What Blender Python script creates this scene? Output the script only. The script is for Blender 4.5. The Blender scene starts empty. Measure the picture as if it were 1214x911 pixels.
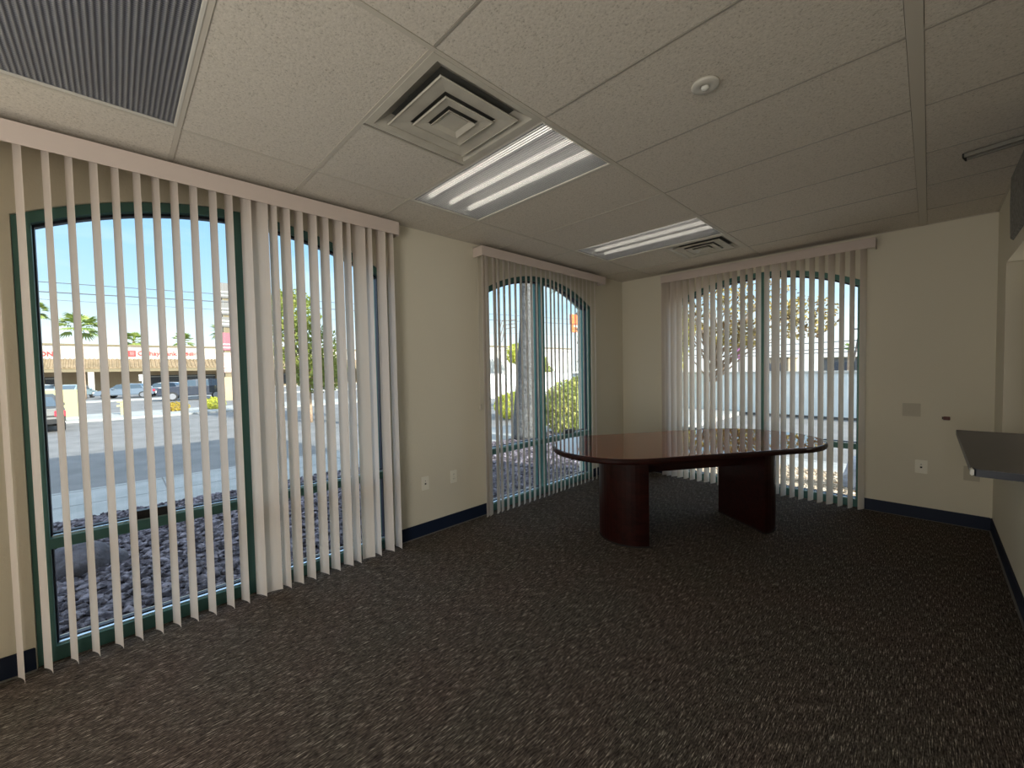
import bpy, bmesh, math, random
from mathutils import Vector, Matrix
S = bpy.context.scene
COL = S.collection
PI = math.pi
R = math.radians
random.seed(7)

# ------------------------------------------------------------------ camera
XL, YB, XR, H = -0.468, 4.767, 2.860, 2.551      # left wall, back wall, right wall, ceiling height
cam = bpy.data.cameras.new('camera'); co = bpy.data.objects.new('camera', cam); COL.objects.link(co)
cam.sensor_width = 36.0; cam.sensor_fit = 'HORIZONTAL'; cam.lens = 36.0 * 482.107 / 1214.0
cam.clip_start = 0.02; cam.clip_end = 600
rt = Vector((0.6980, 0.7159, -0.0197)); fw = Vector((-0.7158, 0.6974, -0.0358))
yaw, pit, rol = -0.7983, -0.0358, -0.0197
f_ = Vector((math.sin(yaw)*math.cos(pit), math.cos(yaw)*math.cos(pit), math.sin(pit)))
r0 = Vector((math.cos(yaw), -math.sin(yaw), 0)); u0 = r0.cross(f_)
rr = r0*math.cos(rol) + u0*math.sin(rol); uu = -r0*math.sin(rol) + u0*math.cos(rol)
M = Matrix((rr, uu, -f_)).transposed().to_4x4(); M.translation = Vector((2.4893, -0.2604, 1.3853))
co.matrix_world = M
S.camera = co

# ------------------------------------------------------------------ exposure, sky, sun, added fill lights
S.view_settings.view_transform = 'Standard'; S.view_settings.look = 'None'
S.view_settings.gamma = 1.0; S.view_settings.use_curve_mapping = False
S.view_settings.exposure = 0.76
S.render.film_transparent = False

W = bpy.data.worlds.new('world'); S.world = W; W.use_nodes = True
nt = W.node_tree; nt.nodes.clear()
def nd(nt, t, **kw):
    n = nt.nodes.new(t)
    for k, v in kw.items():
        if k in n.inputs: n.inputs[k].default_value = v
        else: setattr(n, k, v)
    return n
def ramp(nt, fac, stops, interp='LINEAR'):
    n = nt.nodes.new('ShaderNodeValToRGB'); n.color_ramp.interpolation = interp
    e = n.color_ramp.elements
    while len(e) < len(stops): e.new(0.5)
    for i, (p, c) in enumerate(stops):
        e[i].position = p; e[i].color = (c, c, c, 1) if isinstance(c, (int, float)) else (*c, 1)
    nt.links.new(fac, n.inputs[0]); return n
tc = nd(nt, 'ShaderNodeTexCoord'); sep = nd(nt, 'ShaderNodeSeparateXYZ')
nt.links.new(tc.outputs['Generated'], sep.inputs[0])
sky = ramp(nt, sep.outputs['Z'], [(0.0, (0.80, 0.93, 1.0)), (0.10, (0.62, 0.85, 1.0)), (0.25, (0.40, 0.69, 0.98)), (0.36, (0.30, 0.56, 0.92)), (0.60, (1.25, 1.5, 1.85)), (1.0, (1.4, 1.7, 2.1))])  # overhead bands raised, above the view, to add light to the room
mp = nd(nt, 'ShaderNodeMapping'); mp.inputs['Scale'].default_value = (2.2, 2.2, 9.0)
nt.links.new(tc.outputs['Generated'], mp.inputs[0])
no = nd(nt, 'ShaderNodeTexNoise', Scale=1.1, Detail=5.0, Roughness=0.55); nt.links.new(mp.outputs[0], no.inputs[0])
cl = ramp(nt, no.outputs[0], [(0.47, 0.0), (0.66, 1.0)])
lowc = ramp(nt, sep.outputs['Z'], [(0.0, 0.75), (0.10, 0.62), (0.17, 0.30), (0.4, 0.12)])
addc = nd(nt, 'ShaderNodeMath', operation='MULTIPLY'); nt.links.new(cl.outputs[0], addc.inputs[0]); nt.links.new(lowc.outputs[0], addc.inputs[1])
low2 = ramp(nt, sep.outputs['Z'], [(0.0, 0.9), (0.05, 0.65), (0.15, 0.0)])
mxx = nd(nt, 'ShaderNodeMath', operation='MAXIMUM'); nt.links.new(addc.outputs[0], mxx.inputs[0]); nt.links.new(low2.outputs[0], mxx.inputs[1])
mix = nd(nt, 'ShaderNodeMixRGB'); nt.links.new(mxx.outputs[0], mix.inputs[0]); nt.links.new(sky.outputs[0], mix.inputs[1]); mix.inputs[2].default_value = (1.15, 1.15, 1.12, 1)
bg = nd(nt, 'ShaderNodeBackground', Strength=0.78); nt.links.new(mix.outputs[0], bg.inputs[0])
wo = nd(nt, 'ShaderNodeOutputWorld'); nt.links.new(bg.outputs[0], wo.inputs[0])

sun = bpy.data.lights.new('sun', 'SUN'); sun.energy = 7.8; sun.angle = R(0.6); sun.color = (1.0, 0.95, 0.86)
so = bpy.data.objects.new('sun', sun); COL.objects.link(so)
az, el = R(8), R(26)
sd = Vector((math.cos(az)*math.cos(el), math.sin(az)*math.cos(el), math.sin(el)))
so.rotation_euler = sd.to_track_quat('Z', 'Y').to_euler()

def area(name, loc, rot, sx, sy, energy, color=(1, 1, 1)):
    l = bpy.data.lights.new(name, 'AREA'); l.shape = 'RECTANGLE'; l.size = sx; l.size_y = sy; l.energy = energy; l.color = color
    o = bpy.data.objects.new(name, l); COL.objects.link(o); o.location = loc; o.rotation_euler = rot; return o
area('rear_room_fill', (1.0, -3.7, 0.9), (R(150), 0, 0), 2.8, 1.6, 23, (1.0, 0.95, 0.86))  # added fill lamp out of view, tilted up to lift the ceiling
area('rear_left_fill', (-0.40, -2.3, 1.2), (0, R(-100), 0), 2.0, 1.6, 12, (0.95, 0.97, 1.0))  # added fill behind the camera; the wall there has no window
area('adjoining_room_fill', (3.86, 4.5, 1.45), (0, R(90), 0), 1.5, 0.5, 4, (1.0, 0.95, 0.84))  # added fill sent through the pass-through to brighten the left wall
area('rear_right_fill', (2.80, -1.9, 1.15), (0, R(100), R(-25)), 1.8, 1.8, 52, (1.0, 0.96, 0.90))  # added unseen fill for the left wall and the near blind

# ------------------------------------------------------------------ materials
def mat(name, col, rough=0.6, metal=0.0, spec=0.5, noise=None, bump=None, coat=0.0):
    m = bpy.data.materials.new(name); m.use_nodes = True; t = m.node_tree; b = t.nodes['Principled BSDF']
    b.inputs['Base Color'].default_value = (*col, 1); b.inputs['Roughness'].default_value = rough
    b.inputs['Metallic'].default_value = metal; b.inputs['Specular IOR Level'].default_value = spec
    b.inputs['Coat Weight'].default_value = coat
    if noise or bump: g = nd(t, 'ShaderNodeNewGeometry')
    if noise:                                   # (scale, second colour, low, high)
        n = nd(t, 'ShaderNodeTexNoise', Scale=noise[0], Detail=4.0); t.links.new(g.outputs['Position'], n.inputs[0])
        lo, hi = (noise[2], noise[3]) if len(noise) > 2 else (0.35, 0.65)
        r = ramp(t, n.outputs[0], [(lo, col), (hi, noise[1])]); t.links.new(r.outputs[0], b.inputs['Base Color'])
    if bump:                                    # (scale, strength, distance)
        n = nd(t, 'ShaderNodeTexNoise', Scale=bump[0], Detail=3.0); t.links.new(g.outputs['Position'], n.inputs[0])
        bp = nd(t, 'ShaderNodeBump', Strength=bump[1], Distance=bump[2]); t.links.new(n.outputs[0], bp.inputs['Height']); t.links.new(bp.outputs[0], b.inputs['Normal'])
    return m
WALLC = (0.72, 0.675, 0.555)
m_wall = mat('wall_paint', WALLC, 0.75, spec=0.25, bump=(90, 0.35, 0.004))
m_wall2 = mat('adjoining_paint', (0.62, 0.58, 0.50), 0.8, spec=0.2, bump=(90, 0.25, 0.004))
m_stucco = mat('stucco', (0.55, 0.47, 0.38), 0.9, spec=0.1, bump=(40, 0.5, 0.01))
m_base = mat('navy_rubber', (0.008, 0.016, 0.04), 0.55, spec=0.3)
m_seam = mat('seam_grey', (0.16, 0.15, 0.14), 0.7)
m_green = mat('green_aluminium', (0.070, 0.175, 0.150), 0.38, metal=0.3, spec=0.5)
m_gasket = mat('black_gasket', (0.012, 0.014, 0.03), 0.5)
m_gleam = mat('ledge_gleam', (0.72, 0.80, 0.84), 0.25, metal=0.8)  # sky's gleam on the green rails put into the colour
m_vane = mat('vane_vinyl', (0.80, 0.73, 0.69), 0.6, spec=0.25)
def translucent(m, col, w):
    t = m.node_tree; b = t.nodes['Principled BSDF']; o = t.nodes['Material Output']
    tr = nd(t, 'ShaderNodeBsdfTranslucent', Color=(*col, 1)); mx = nd(t, 'ShaderNodeMixShader', Fac=w)
    t.links.new(b.outputs[0], mx.inputs[1]); t.links.new(tr.outputs[0], mx.inputs[2]); t.links.new(mx.outputs[0], o.inputs[0])
translucent(m_vane, (0.95, 0.91, 0.82), 0.42)
m_valance = mat('valance_vinyl', (0.62, 0.53, 0.48), 0.55, spec=0.3)
m_white = mat('white_enamel', (0.62, 0.60, 0.54), 0.45)
m_diff = mat('diffuser_enamel', (0.58, 0.55, 0.47), 0.4, spec=0.5, noise=(9, (0.50, 0.47, 0.40)))
m_dark = mat('dark_cavity', (0.01, 0.01, 0.01), 0.8)
m_plate = mat('ivory_plate', (0.88, 0.85, 0.74), 0.4)
m_plate2 = mat('painted_plate', (0.50, 0.46, 0.36), 0.5)
m_black = mat('black_plastic', (0.006, 0.006, 0.007), 0.4)
m_red = mat('dark_red_plastic', (0.10, 0.018, 0.012), 0.5)
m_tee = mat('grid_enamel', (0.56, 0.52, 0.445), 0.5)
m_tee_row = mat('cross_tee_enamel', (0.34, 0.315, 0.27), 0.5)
m_lam = mat('grey_laminate', (0.07, 0.065, 0.068), 0.5, spec=0.3, noise=(260, (0.12, 0.11, 0.112)))
m_edge = mat('navy_edge_band', (0.012, 0.018, 0.035), 0.35)
m_cap = mat('pale_end_cap', (0.75, 0.75, 0.70), 0.4)
m_fabric = mat('dark_grey_textured', (0.17, 0.167, 0.155), 0.85, noise=(60, (0.30, 0.295, 0.28)), bump=(60, 0.8, 0.01))
m_plastic_cord = mat('cord_plastic', (0.55, 0.50, 0.42), 0.4)

# glass: thin clear sheet with a slight tint and a real surface reflection
m_glass = bpy.data.materials.new('window_glass'); m_glass.use_nodes = True; t = m_glass.node_tree; t.nodes.clear()
tr = nd(t, 'ShaderNodeBsdfTransparent', Color=(0.93, 0.965, 0.97, 1)); gl = nd(t, 'ShaderNodeBsdfGlossy', Roughness=0.0, Color=(1, 1, 1, 1))
fr0 = nd(t, 'ShaderNodeFresnel', IOR=1.35); gg = nd(t, 'ShaderNodeNewGeometry'); inv_ = nd(t, 'ShaderNodeMath', operation='SUBTRACT'); inv_.inputs[0].default_value = 1.0; t.links.new(gg.outputs['Backfacing'], inv_.inputs[1]); fr = nd(t, 'ShaderNodeMath', operation='MULTIPLY'); t.links.new(fr0.outputs[0], fr.inputs[0]); t.links.new(inv_.outputs[0], fr.inputs[1]); mx = nd(t, 'ShaderNodeMixShader'); o = nd(t, 'ShaderNodeOutputMaterial')
t.links.new(fr.outputs[0], mx.inputs[0]); t.links.new(tr.outputs[0], mx.inputs[1]); t.links.new(gl.outputs[0], mx.inputs[2]); t.links.new(mx.outputs[0], o.inputs[0])

# ceiling tile: fissured mineral fibre
m_tile = bpy.data.materials.new('ceiling_tile'); m_tile.use_nodes = True; t = m_tile.node_tree; b = t.nodes['Principled BSDF']
g = nd(t, 'ShaderNodeNewGeometry')
n1 = nd(t, 'ShaderNodeTexNoise', Scale=120.0, Detail=3.0, Roughness=0.6); t.links.new(g.outputs['Position'], n1.inputs[0])
n2 = nd(t, 'ShaderNodeTexVoronoi', Scale=85.0); t.links.new(g.outputs['Position'], n2.inputs[0])
r1 = ramp(t, n1.outputs[0], [(0.28, (0.38, 0.345, 0.28)), (0.40, (0.62, 0.575, 0.50)), (0.7, (0.72, 0.67, 0.59))])
r2 = ramp(t, n2.outputs['Distance'], [(0.08, 0.50), (0.20, 1.0)])
n3 = nd(t, 'ShaderNodeTexNoise', Scale=9.0); t.links.new(g.outputs['Position'], n3.inputs[0])
r3 = ramp(t, n3.outputs[0], [(0.42, 0.0), (0.6, 1.0)])
mm = nd(t, 'ShaderNodeMixRGB', blend_type='MULTIPLY'); t.links.new(r3.outputs[0], mm.inputs[0]); t.links.new(r1.outputs[0], mm.inputs[1]); t.links.new(r2.outputs[0], mm.inputs[2])
t.links.new(mm.outputs[0], b.inputs['Base Color']); b.inputs['Roughness'].default_value = 0.9; b.inputs['Specular IOR Level'].default_value = 0.1
bp = nd(t, 'ShaderNodeBump', Strength=0.5, Distance=0.003); t.links.new(n1.outputs[0], bp.inputs['Height']); t.links.new(bp.outputs[0], b.inputs['Normal'])

# carpet: dark loop pile with pale flecks drawn out along y
m_carpet = bpy.data.materials.new('carpet'); m_carpet.use_nodes = True; t = m_carpet.node_tree; b = t.nodes['Principled BSDF']
g = nd(t, 'ShaderNodeNewGeometry')
mp = nd(t, 'ShaderNodeMapping'); mp.inputs['Scale'].default_value = (300, 17, 1); mp.inputs['Rotation'].default_value = (0, 0, R(-3)); t.links.new(g.outputs['Position'], mp.inputs[0])
n1 = nd(t, 'ShaderNodeTexNoise', Scale=1.0, Detail=2.0, Roughness=0.6); t.links.new(mp.outputs[0], n1.inputs[0])
mp2 = nd(t, 'ShaderNodeMapping'); mp2.inputs['Scale'].default_value = (260, 60, 1); t.links.new(g.outputs['Position'], mp2.inputs[0])
n2 = nd(t, 'ShaderNodeTexNoise', Scale=1.0, Detail=1.0); t.links.new(mp2.outputs[0], n2.inputs[0])
n3 = nd(t, 'ShaderNodeTexNoise', Scale=2.2, Detail=3.0); t.links.new(g.outputs['Position'], n3.inputs[0])
r1 = ramp(t, n1.outputs[0], [(0.32, (0.026, 0.021, 0.018)), (0.50, (0.105, 0.087, 0.075)), (0.60, (0.14, 0.118, 0.102)), (0.66, (0.46, 0.41, 0.35))])
r2 = ramp(t, n2.outputs[0], [(0.35, 0.45), (0.65, 1.25)])
r3 = ramp(t, n3.outputs[0], [(0.35, (0.97, 1.0, 0.97)), (0.65, (1.04, 0.98, 0.96))])
mm = nd(t, 'ShaderNodeMixRGB', blend_type='MULTIPLY', Fac=1.0); t.links.new(r1.outputs[0], mm.inputs[1]); t.links.new(r2.outputs[0], mm.inputs[2])
m2 = nd(t, 'ShaderNodeMixRGB', blend_type='MULTIPLY', Fac=1.0); t.links.new(mm.outputs[0], m2.inputs[1]); t.links.new(r3.outputs[0], m2.inputs[2])
t.links.new(m2.outputs[0], b.inputs['Base Color']); b.inputs['Roughness'].default_value = 0.95; b.inputs['Specular IOR Level'].default_value = 0.05
bp = nd(t, 'ShaderNodeBump', Strength=0.8, Distance=0.006); t.links.new(n1.outputs[0], bp.inputs['Height']); t.links.new(bp.outputs[0], b.inputs['Normal'])

# cherry wood, polished
def wood(name, c1, c2, rough, coat):
    m = bpy.data.materials.new(name); m.use_nodes = True; t = m.node_tree; b = t.nodes['Principled BSDF']
    tcx = nd(t, 'ShaderNodeTexCoord'); mp = nd(t, 'ShaderNodeMapping'); mp.inputs['Scale'].default_value = (14, 1.2, 14); t.links.new(tcx.outputs['Object'], mp.inputs[0])
    n = nd(t, 'ShaderNodeTexNoise', Scale=2.0, Detail=6.0, Roughness=0.65, Distortion=0.6); t.links.new(mp.outputs[0], n.inputs[0])
    r = ramp(t, n.outputs[0], [(0.35, c1), (0.65, c2)]); t.links.new(r.outputs[0], b.inputs['Base Color'])
    b.inputs['Specular IOR Level'].default_value = 0.15; b.inputs['Roughness'].default_value = rough; b.inputs['Coat Weight'].default_value = coat; b.inputs['Coat Roughness'].default_value = 0.01; b.inputs['Coat IOR'].default_value = 2.0; return m
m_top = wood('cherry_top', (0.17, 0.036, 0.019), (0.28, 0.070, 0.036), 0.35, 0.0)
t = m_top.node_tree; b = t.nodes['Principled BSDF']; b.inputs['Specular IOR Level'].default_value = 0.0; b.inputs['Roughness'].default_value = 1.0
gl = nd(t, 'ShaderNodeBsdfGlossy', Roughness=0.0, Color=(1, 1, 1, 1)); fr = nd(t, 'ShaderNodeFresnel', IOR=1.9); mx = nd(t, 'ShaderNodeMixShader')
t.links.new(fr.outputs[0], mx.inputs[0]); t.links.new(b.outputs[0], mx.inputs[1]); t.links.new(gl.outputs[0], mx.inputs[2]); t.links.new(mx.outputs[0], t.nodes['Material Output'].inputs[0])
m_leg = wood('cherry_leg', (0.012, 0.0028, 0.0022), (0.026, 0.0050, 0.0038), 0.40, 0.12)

# prismatic lens of the troffers
m_lens = bpy.data.materials.new('prismatic_lens'); m_lens.use_nodes = True; t = m_lens.node_tree; b = t.nodes['Principled BSDF']
g = nd(t, 'ShaderNodeNewGeometry'); sp = nd(t, 'ShaderNodeSeparateXYZ'); t.links.new(g.outputs['Position'], sp.inputs[0])
def tri(src, freq):
    a = nd(t, 'ShaderNodeMath', operation='MULTIPLY'); t.links.new(src, a.inputs[0]); a.inputs[1].default_value = freq
    s_ = nd(t, 'ShaderNodeMath', operation='SINE'); t.links.new(a.outputs[0], s_.inputs[0]); return s_
sx, sy = tri(sp.outputs['X'], 2*PI/0.010), tri(sp.outputs['Y'], 2*PI/0.017)
ad = nd(t, 'ShaderNodeMath', operation='MULTIPLY_ADD'); t.links.new(sx.outputs[0], ad.inputs[0]); ad.inputs[1].default_value = 0.6; t.links.new(sy.outputs[0], ad.inputs[2])
bp = nd(t, 'ShaderNodeBump', Strength=0.55, Distance=0.004); t.links.new(ad.outputs[0], bp.inputs['Height']); t.links.new(bp.outputs[0], b.inputs['Normal'])
b.inputs['Metallic'].default_value = 0.15; b.inputs['Roughness'].default_value = 0.30
lr = ramp(t, ad.outputs[0], [(0.0, (0.10, 0.11, 0.14)), (0.55, (0.55, 0.58, 0.62)), (1.0, (1.0, 1.0, 1.0))]); t.links.new(lr.outputs[0], b.inputs['Base Color'])
o = t.nodes['Material Output']; tp = nd(t, 'ShaderNodeBsdfTransparent', Color=(0.95, 0.95, 0.95, 1)); mx = nd(t, 'ShaderNodeMixShader', Fac=0.45); ff = ramp(t, ad.outputs[0], [(0.0, 0.12), (0.6, 0.72)]); t.links.new(ff.outputs[0], mx.inputs[0])
t.links.new(b.outputs[0], mx.inputs[1]); t.links.new(tp.outputs[0], mx.inputs[2]); t.links.new(mx.outputs[0], o.inputs[0])
m_tube = mat('phosphor_tube', (0.85, 0.85, 0.82), 0.3)
m_tube.node_tree.nodes['Principled BSDF'].inputs['Emission Color'].default_value = (1.0, 0.93, 0.80, 1)
m_tube.node_tree.nodes['Principled BSDF'].inputs['Emission Strength'].default_value = 3.2  # glow stands in for window light reflected in the lenses
m_tube_off = mat('dark_tube', (0.6, 0.6, 0.62), 0.3)
m_reflector = mat('troffer_reflector', (0.8, 0.8, 0.8), 0.35)

# outdoors
m_asph = mat('asphalt', (0.15, 0.145, 0.14), 0.9, spec=0.1, noise=(1.4, (0.20, 0.19, 0.185)), bump=(60, 0.3, 0.01))
m_conc = mat('concrete', (0.28, 0.28, 0.265), 0.9, spec=0.1, noise=(2.5, (0.34, 0.33, 0.315)), bump=(50, 0.2, 0.005))
m_joint = mat('joint', (0.13, 0.12, 0.11), 0.9)
m_paint = mat('road_paint', (0.85, 0.85, 0.8), 0.7)
m_soil = mat('purple_gravel_bed', (0.05, 0.042, 0.048), 0.95, spec=0.1, noise=(24, (0.15, 0.125, 0.14)), bump=(30, 1.0, 0.04))
m_gravel = mat('purple_gravel', (0.035, 0.028, 0.034), 0.85, spec=0.2, noise=(14, (0.30, 0.26, 0.29), 0.42, 0.72))
m_soil2 = mat('tan_gravel_bed', (0.30, 0.22, 0.14), 0.95, spec=0.1, noise=(24, (0.46, 0.37, 0.27)), bump=(30, 1.0, 0.03))
m_gravel2 = mat('tan_gravel', (0.30, 0.22, 0.15), 0.85, spec=0.2, noise=(9, (0.55, 0.46, 0.36), 0.35, 0.70))
m_rock = mat('boulder', (0.06, 0.052, 0.06), 0.9, noise=(7, (0.13, 0.115, 0.13)), bump=(10, 0.8, 0.05))
m_rock2 = mat('boulder_bluish', (0.20, 0.22, 0.28), 0.9, noise=(7, (0.34, 0.36, 0.42)), bump=(10, 0.8, 0.05))
m_wallw = mat('white_block', (0.78, 0.80, 0.78), 0.9, spec=0.1, noise=(1.5, (0.70, 0.72, 0.70)))
m_capw = mat('white_cap', (0.55, 0.53, 0.49), 0.8)
m_darkband = mat('dark_footing', (0.09, 0.085, 0.08), 0.9)
m_mallw = mat('mall_fascia', (0.38, 0.335, 0.29), 0.85)
m_mallb = mat('mall_trim', (0.17, 0.135, 0.08), 0.85)
m_mallt = mat('mall_tan', (0.36, 0.26, 0.16), 0.9, noise=(0.6, (0.42, 0.32, 0.21)))
m_dkglass = mat('dark_shop_glass', (0.05, 0.055, 0.07), 0.2)
m_signred = mat('sign_red', (0.50, 0.008, 0.008), 0.5)
m_signgrey = mat('sign_grey', (0.13, 0.12, 0.11), 0.6)
m_sigwhite = mat('sign_white', (0.42, 0.42, 0.40), 0.5)
m_orange = mat('sign_orange', (0.85, 0.16, 0.04), 0.5)
m_cream = mat('cream_wall', (0.36, 0.33, 0.17), 0.85)
m_yel = mat('yellow_paint', (0.75, 0.62, 0.12), 0.6)
m_trunk = mat('palm_bark', (0.075, 0.072, 0.072), 0.95, noise=(14, (0.15, 0.145, 0.14)), bump=(25, 1.0, 0.05))
m_trunk2 = mat('brown_bark', (0.30, 0.20, 0.13), 0.95, noise=(6, (0.50, 0.36, 0.25)), bump=(25, 1.0, 0.03))
m_frond = mat('palm_frond', (0.16, 0.24, 0.05), 0.6, noise=(1.5, (0.42, 0.46, 0.12)))
m_leaf_y = mat('autumn_leaf', (0.42, 0.30, 0.04), 0.6, noise=(1.2, (0.62, 0.46, 0.08)))
m_leaf_a = mat('autumn_leaf_mixed', (0.10, 0.055, 0.02), 0.6, noise=(2.5, (0.55, 0.42, 0.10), 0.40, 0.60))
m_leaf_h = mat('hedge_leaf', (0.26, 0.30, 0.06), 0.6, noise=(3.0, (0.60, 0.56, 0.16)))
m_leaf_g = mat('green_leaf', (0.16, 0.21, 0.04), 0.6, noise=(1.5, (0.42, 0.42, 0.10)))
m_leaf_l = mat('lime_leaf', (0.46, 0.48, 0.05), 0.6, noise=(1.5, (0.66, 0.62, 0.12)))
for mm_ in (m_frond, m_leaf_h, m_leaf_y, m_leaf_a, m_leaf_g, m_leaf_l): translucent(mm_, mm_.node_tree.nodes['Principled BSDF'].inputs['Base Color'].default_value[:3], 0.35)
m_wire = mat('cable', (0.04, 0.04, 0.045), 0.6)
m_pole = mat('timber_pole', (0.16, 0.13, 0.11), 0.9)
m_tyre = mat('tyre', (0.02, 0.02, 0.02), 0.8)
m_hub = mat('alloy_wheel', (0.35, 0.35, 0.37), 0.3, metal=0.7)
m_carglass = mat('car_glass', (0.05, 0.07, 0.09), 0.08)
m_tail = mat('tail_lamp', (0.75, 0.03, 0.05), 0.3)
m_tilered = mat('roof_tile', (0.17, 0.12, 0.065), 0.85, noise=(1.2, (0.24, 0.17, 0.10)))

# ------------------------------------------------------------------ helpers
def link(o, parent=None):
    COL.objects.link(o)
    if parent is not None: o.parent = parent
    return o
def obj(name, bm, m, parent=None, smooth=False, loc=None):
    bmesh.ops.recalc_face_normals(bm, faces=bm.faces[:])
    me = bpy.data.meshes.new(name); bm.to_mesh(me); bm.free()
    for mm in (m if isinstance(m, (list, tuple)) else [m]): me.materials.append(mm)
    if smooth:
        for p in me.polygons: p.use_smooth = True
    o = bpy.data.objects.new(name, me); link(o, parent)
    if loc is not None: o.location = loc
    return o
def pyobj(name, v, f, m, parent=None, smooth=False):
    me = bpy.data.meshes.new(name); me.from_pydata(v, [], f); me.update()
    me.materials.append(m)
    if smooth:
        for p in me.polygons: p.use_smooth = True
    return link(bpy.data.objects.new(name, me), parent)
def tag(o, label=None, cat=None, group=None, kind=None):
    if label: o['label'] = label
    if cat: o['category'] = cat
    if group: o['group'] = group
    if kind: o['kind'] = kind
    return o
def empty(name, loc=(0, 0, 0), rz=0):
    o = bpy.data.objects.new(name, None); COL.objects.link(o); o.location = loc; o.rotation_euler = (0, 0, rz); o.empty_display_size = .1; return o
def box(bm, a, b, mi=0, bev=0):
    x0, y0, z0 = [min(p, q) for p, q in zip(a, b)]; x1, y1, z1 = [max(p, q) for p, q in zip(a, b)]
    v = [bm.verts.new(p) for p in ((x0, y0, z0), (x1, y0, z0), (x1, y1, z0), (x0, y1, z0), (x0, y0, z1), (x1, y0, z1), (x1, y1, z1), (x0, y1, z1))]
    fs = [bm.faces.new([v[i] for i in q]) for q in ((0, 3, 2, 1), (4, 5, 6, 7), (0, 1, 5, 4), (1, 2, 6, 5), (2, 3, 7, 6), (3, 0, 4, 7))]
    for f in fs: f.material_index = mi
    if bev:
        es = list({e for f in fs for e in f.edges}); bmesh.ops.bevel(bm, geom=es, offset=bev, segments=2, affect='EDGES', clamp_overlap=True)
def B(*args):                                    # bmesh of boxes: (a, b) or (a, b, bevel)
    bm = bmesh.new()
    for q in args: box(bm, q[0], q[1], bev=q[2] if len(q) > 2 else 0)
    return bm
def prism(bm, pts, vec, mi=0):                   # polygon pts extruded by vec
    vec = Vector(vec); a = [bm.verts.new(p) for p in pts]; b = [bm.verts.new(Vector(p)+vec) for p in pts]; n = len(pts)
    fs = [bm.faces.new(a), bm.faces.new(b[::-1])] + [bm.faces.new((a[i], b[i], b[(i+1) % n], a[(i+1) % n])) for i in range(n)]
    for f in fs: f.material_index = mi
    return fs
def strip(bm, A, Bp, vec):                       # closed solid between two polylines, extruded
    n = len(A)
    for i in range(n-1): prism(bm, [A[i], A[i+1], Bp[i+1], Bp[i]], vec)
def tube(bm, pts, r, seg=8, r2=None):
    pts = [Vector(p) for p in pts]; rings = []
    for i, p in enumerate(pts):
        d = (pts[min(i+1, len(pts)-1)] - pts[max(i-1, 0)]).normalized()
        q = d.to_track_quat('Z', 'Y'); rad = r if r2 is None else r + (r2-r)*i/(len(pts)-1)
        if callable(r): rad = r(i/(len(pts)-1))
        rings.append([bm.verts.new(p + q @ Vector((rad*math.cos(2*PI*k/seg), rad*math.sin(2*PI*k/seg), 0))) for k in range(seg)])
    for a, b in zip(rings, rings[1:]):
        for k in range(seg): bm.faces.new((a[k], a[(k+1) % seg], b[(k+1) % seg], b[k]))
    bm.faces.new(rings[0][::-1]); bm.faces.new(rings[-1])
def struct(name, bm, m, parent=None, smooth=False):
    o = obj(name, bm, m, parent, smooth)
    if parent is None: o['kind'] = 'structure'
    return o

# ------------------------------------------------------------------ the room shell
Z0, ZS, ZP = 0.0, 2.145, 2.385                   # floor, arch spring and arch crown
def arch_z(u, u0, u1, off=0.0):                  # circular arch, offset inwards by off
    c, hw, s = (u0+u1)/2, (u1-u0)/2, ZP-ZS
    Rr = (hw*hw + s*s)/(2*s)
    return math.sqrt(max((Rr-off)**2 - (u-c)**2, 0)) + ZP - Rr
L = lambda u, z, d: (XL+d, u, z)                 # left wall: u = y, d = into the room
K = lambda u, z, d: (u, YB-d, z)                 # back wall: u = x
W1 = (-0.580, 1.290); W2 = (2.257, 4.022); W3 = (0.195, 2.062)
def wall_mesh(P, lo, hi, holes, zt, thick, zb=0.0):
    bm = bmesh.new(); V = Vector(P(0, 0, -thick))-Vector(P(0, 0, 0)); cur = lo
    for (a, b) in holes:
        strip(bm, [P(cur, zb, 0), P(a, zb, 0)], [P(cur, zt, 0), P(a, zt, 0)], V)
        us = [a+(b-a)*i/28 for i in range(29)]
        strip(bm, [P(u, arch_z(u, a, b), 0) for u in us], [P(u, zt, 0) for u in us], V); cur = b
    strip(bm, [P(cur, zb, 0), P(hi, zb, 0)], [P(cur, zt, 0), P(hi, zt, 0)], V)
    bmesh.ops.remove_doubles(bm, verts=bm.verts[:], dist=1e-5)
    inner = [f for f in bm.faces if any(f is not g and set(g.verts) == set(f.verts) for e in f.edges for g in e.link_faces)]
    bmesh.ops.delete(bm, geom=inner, context='FACES_ONLY')
    return bm
REAR = -4.0
struct('wall_left', wall_mesh(L, REAR-0.2, YB, (W1, W2), 3.0, 0.21), m_wall)
struct('wall_back', wall_mesh(K, XL-0.21, 3.9, (W3,), 3.0, 0.28), m_wall)
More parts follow.
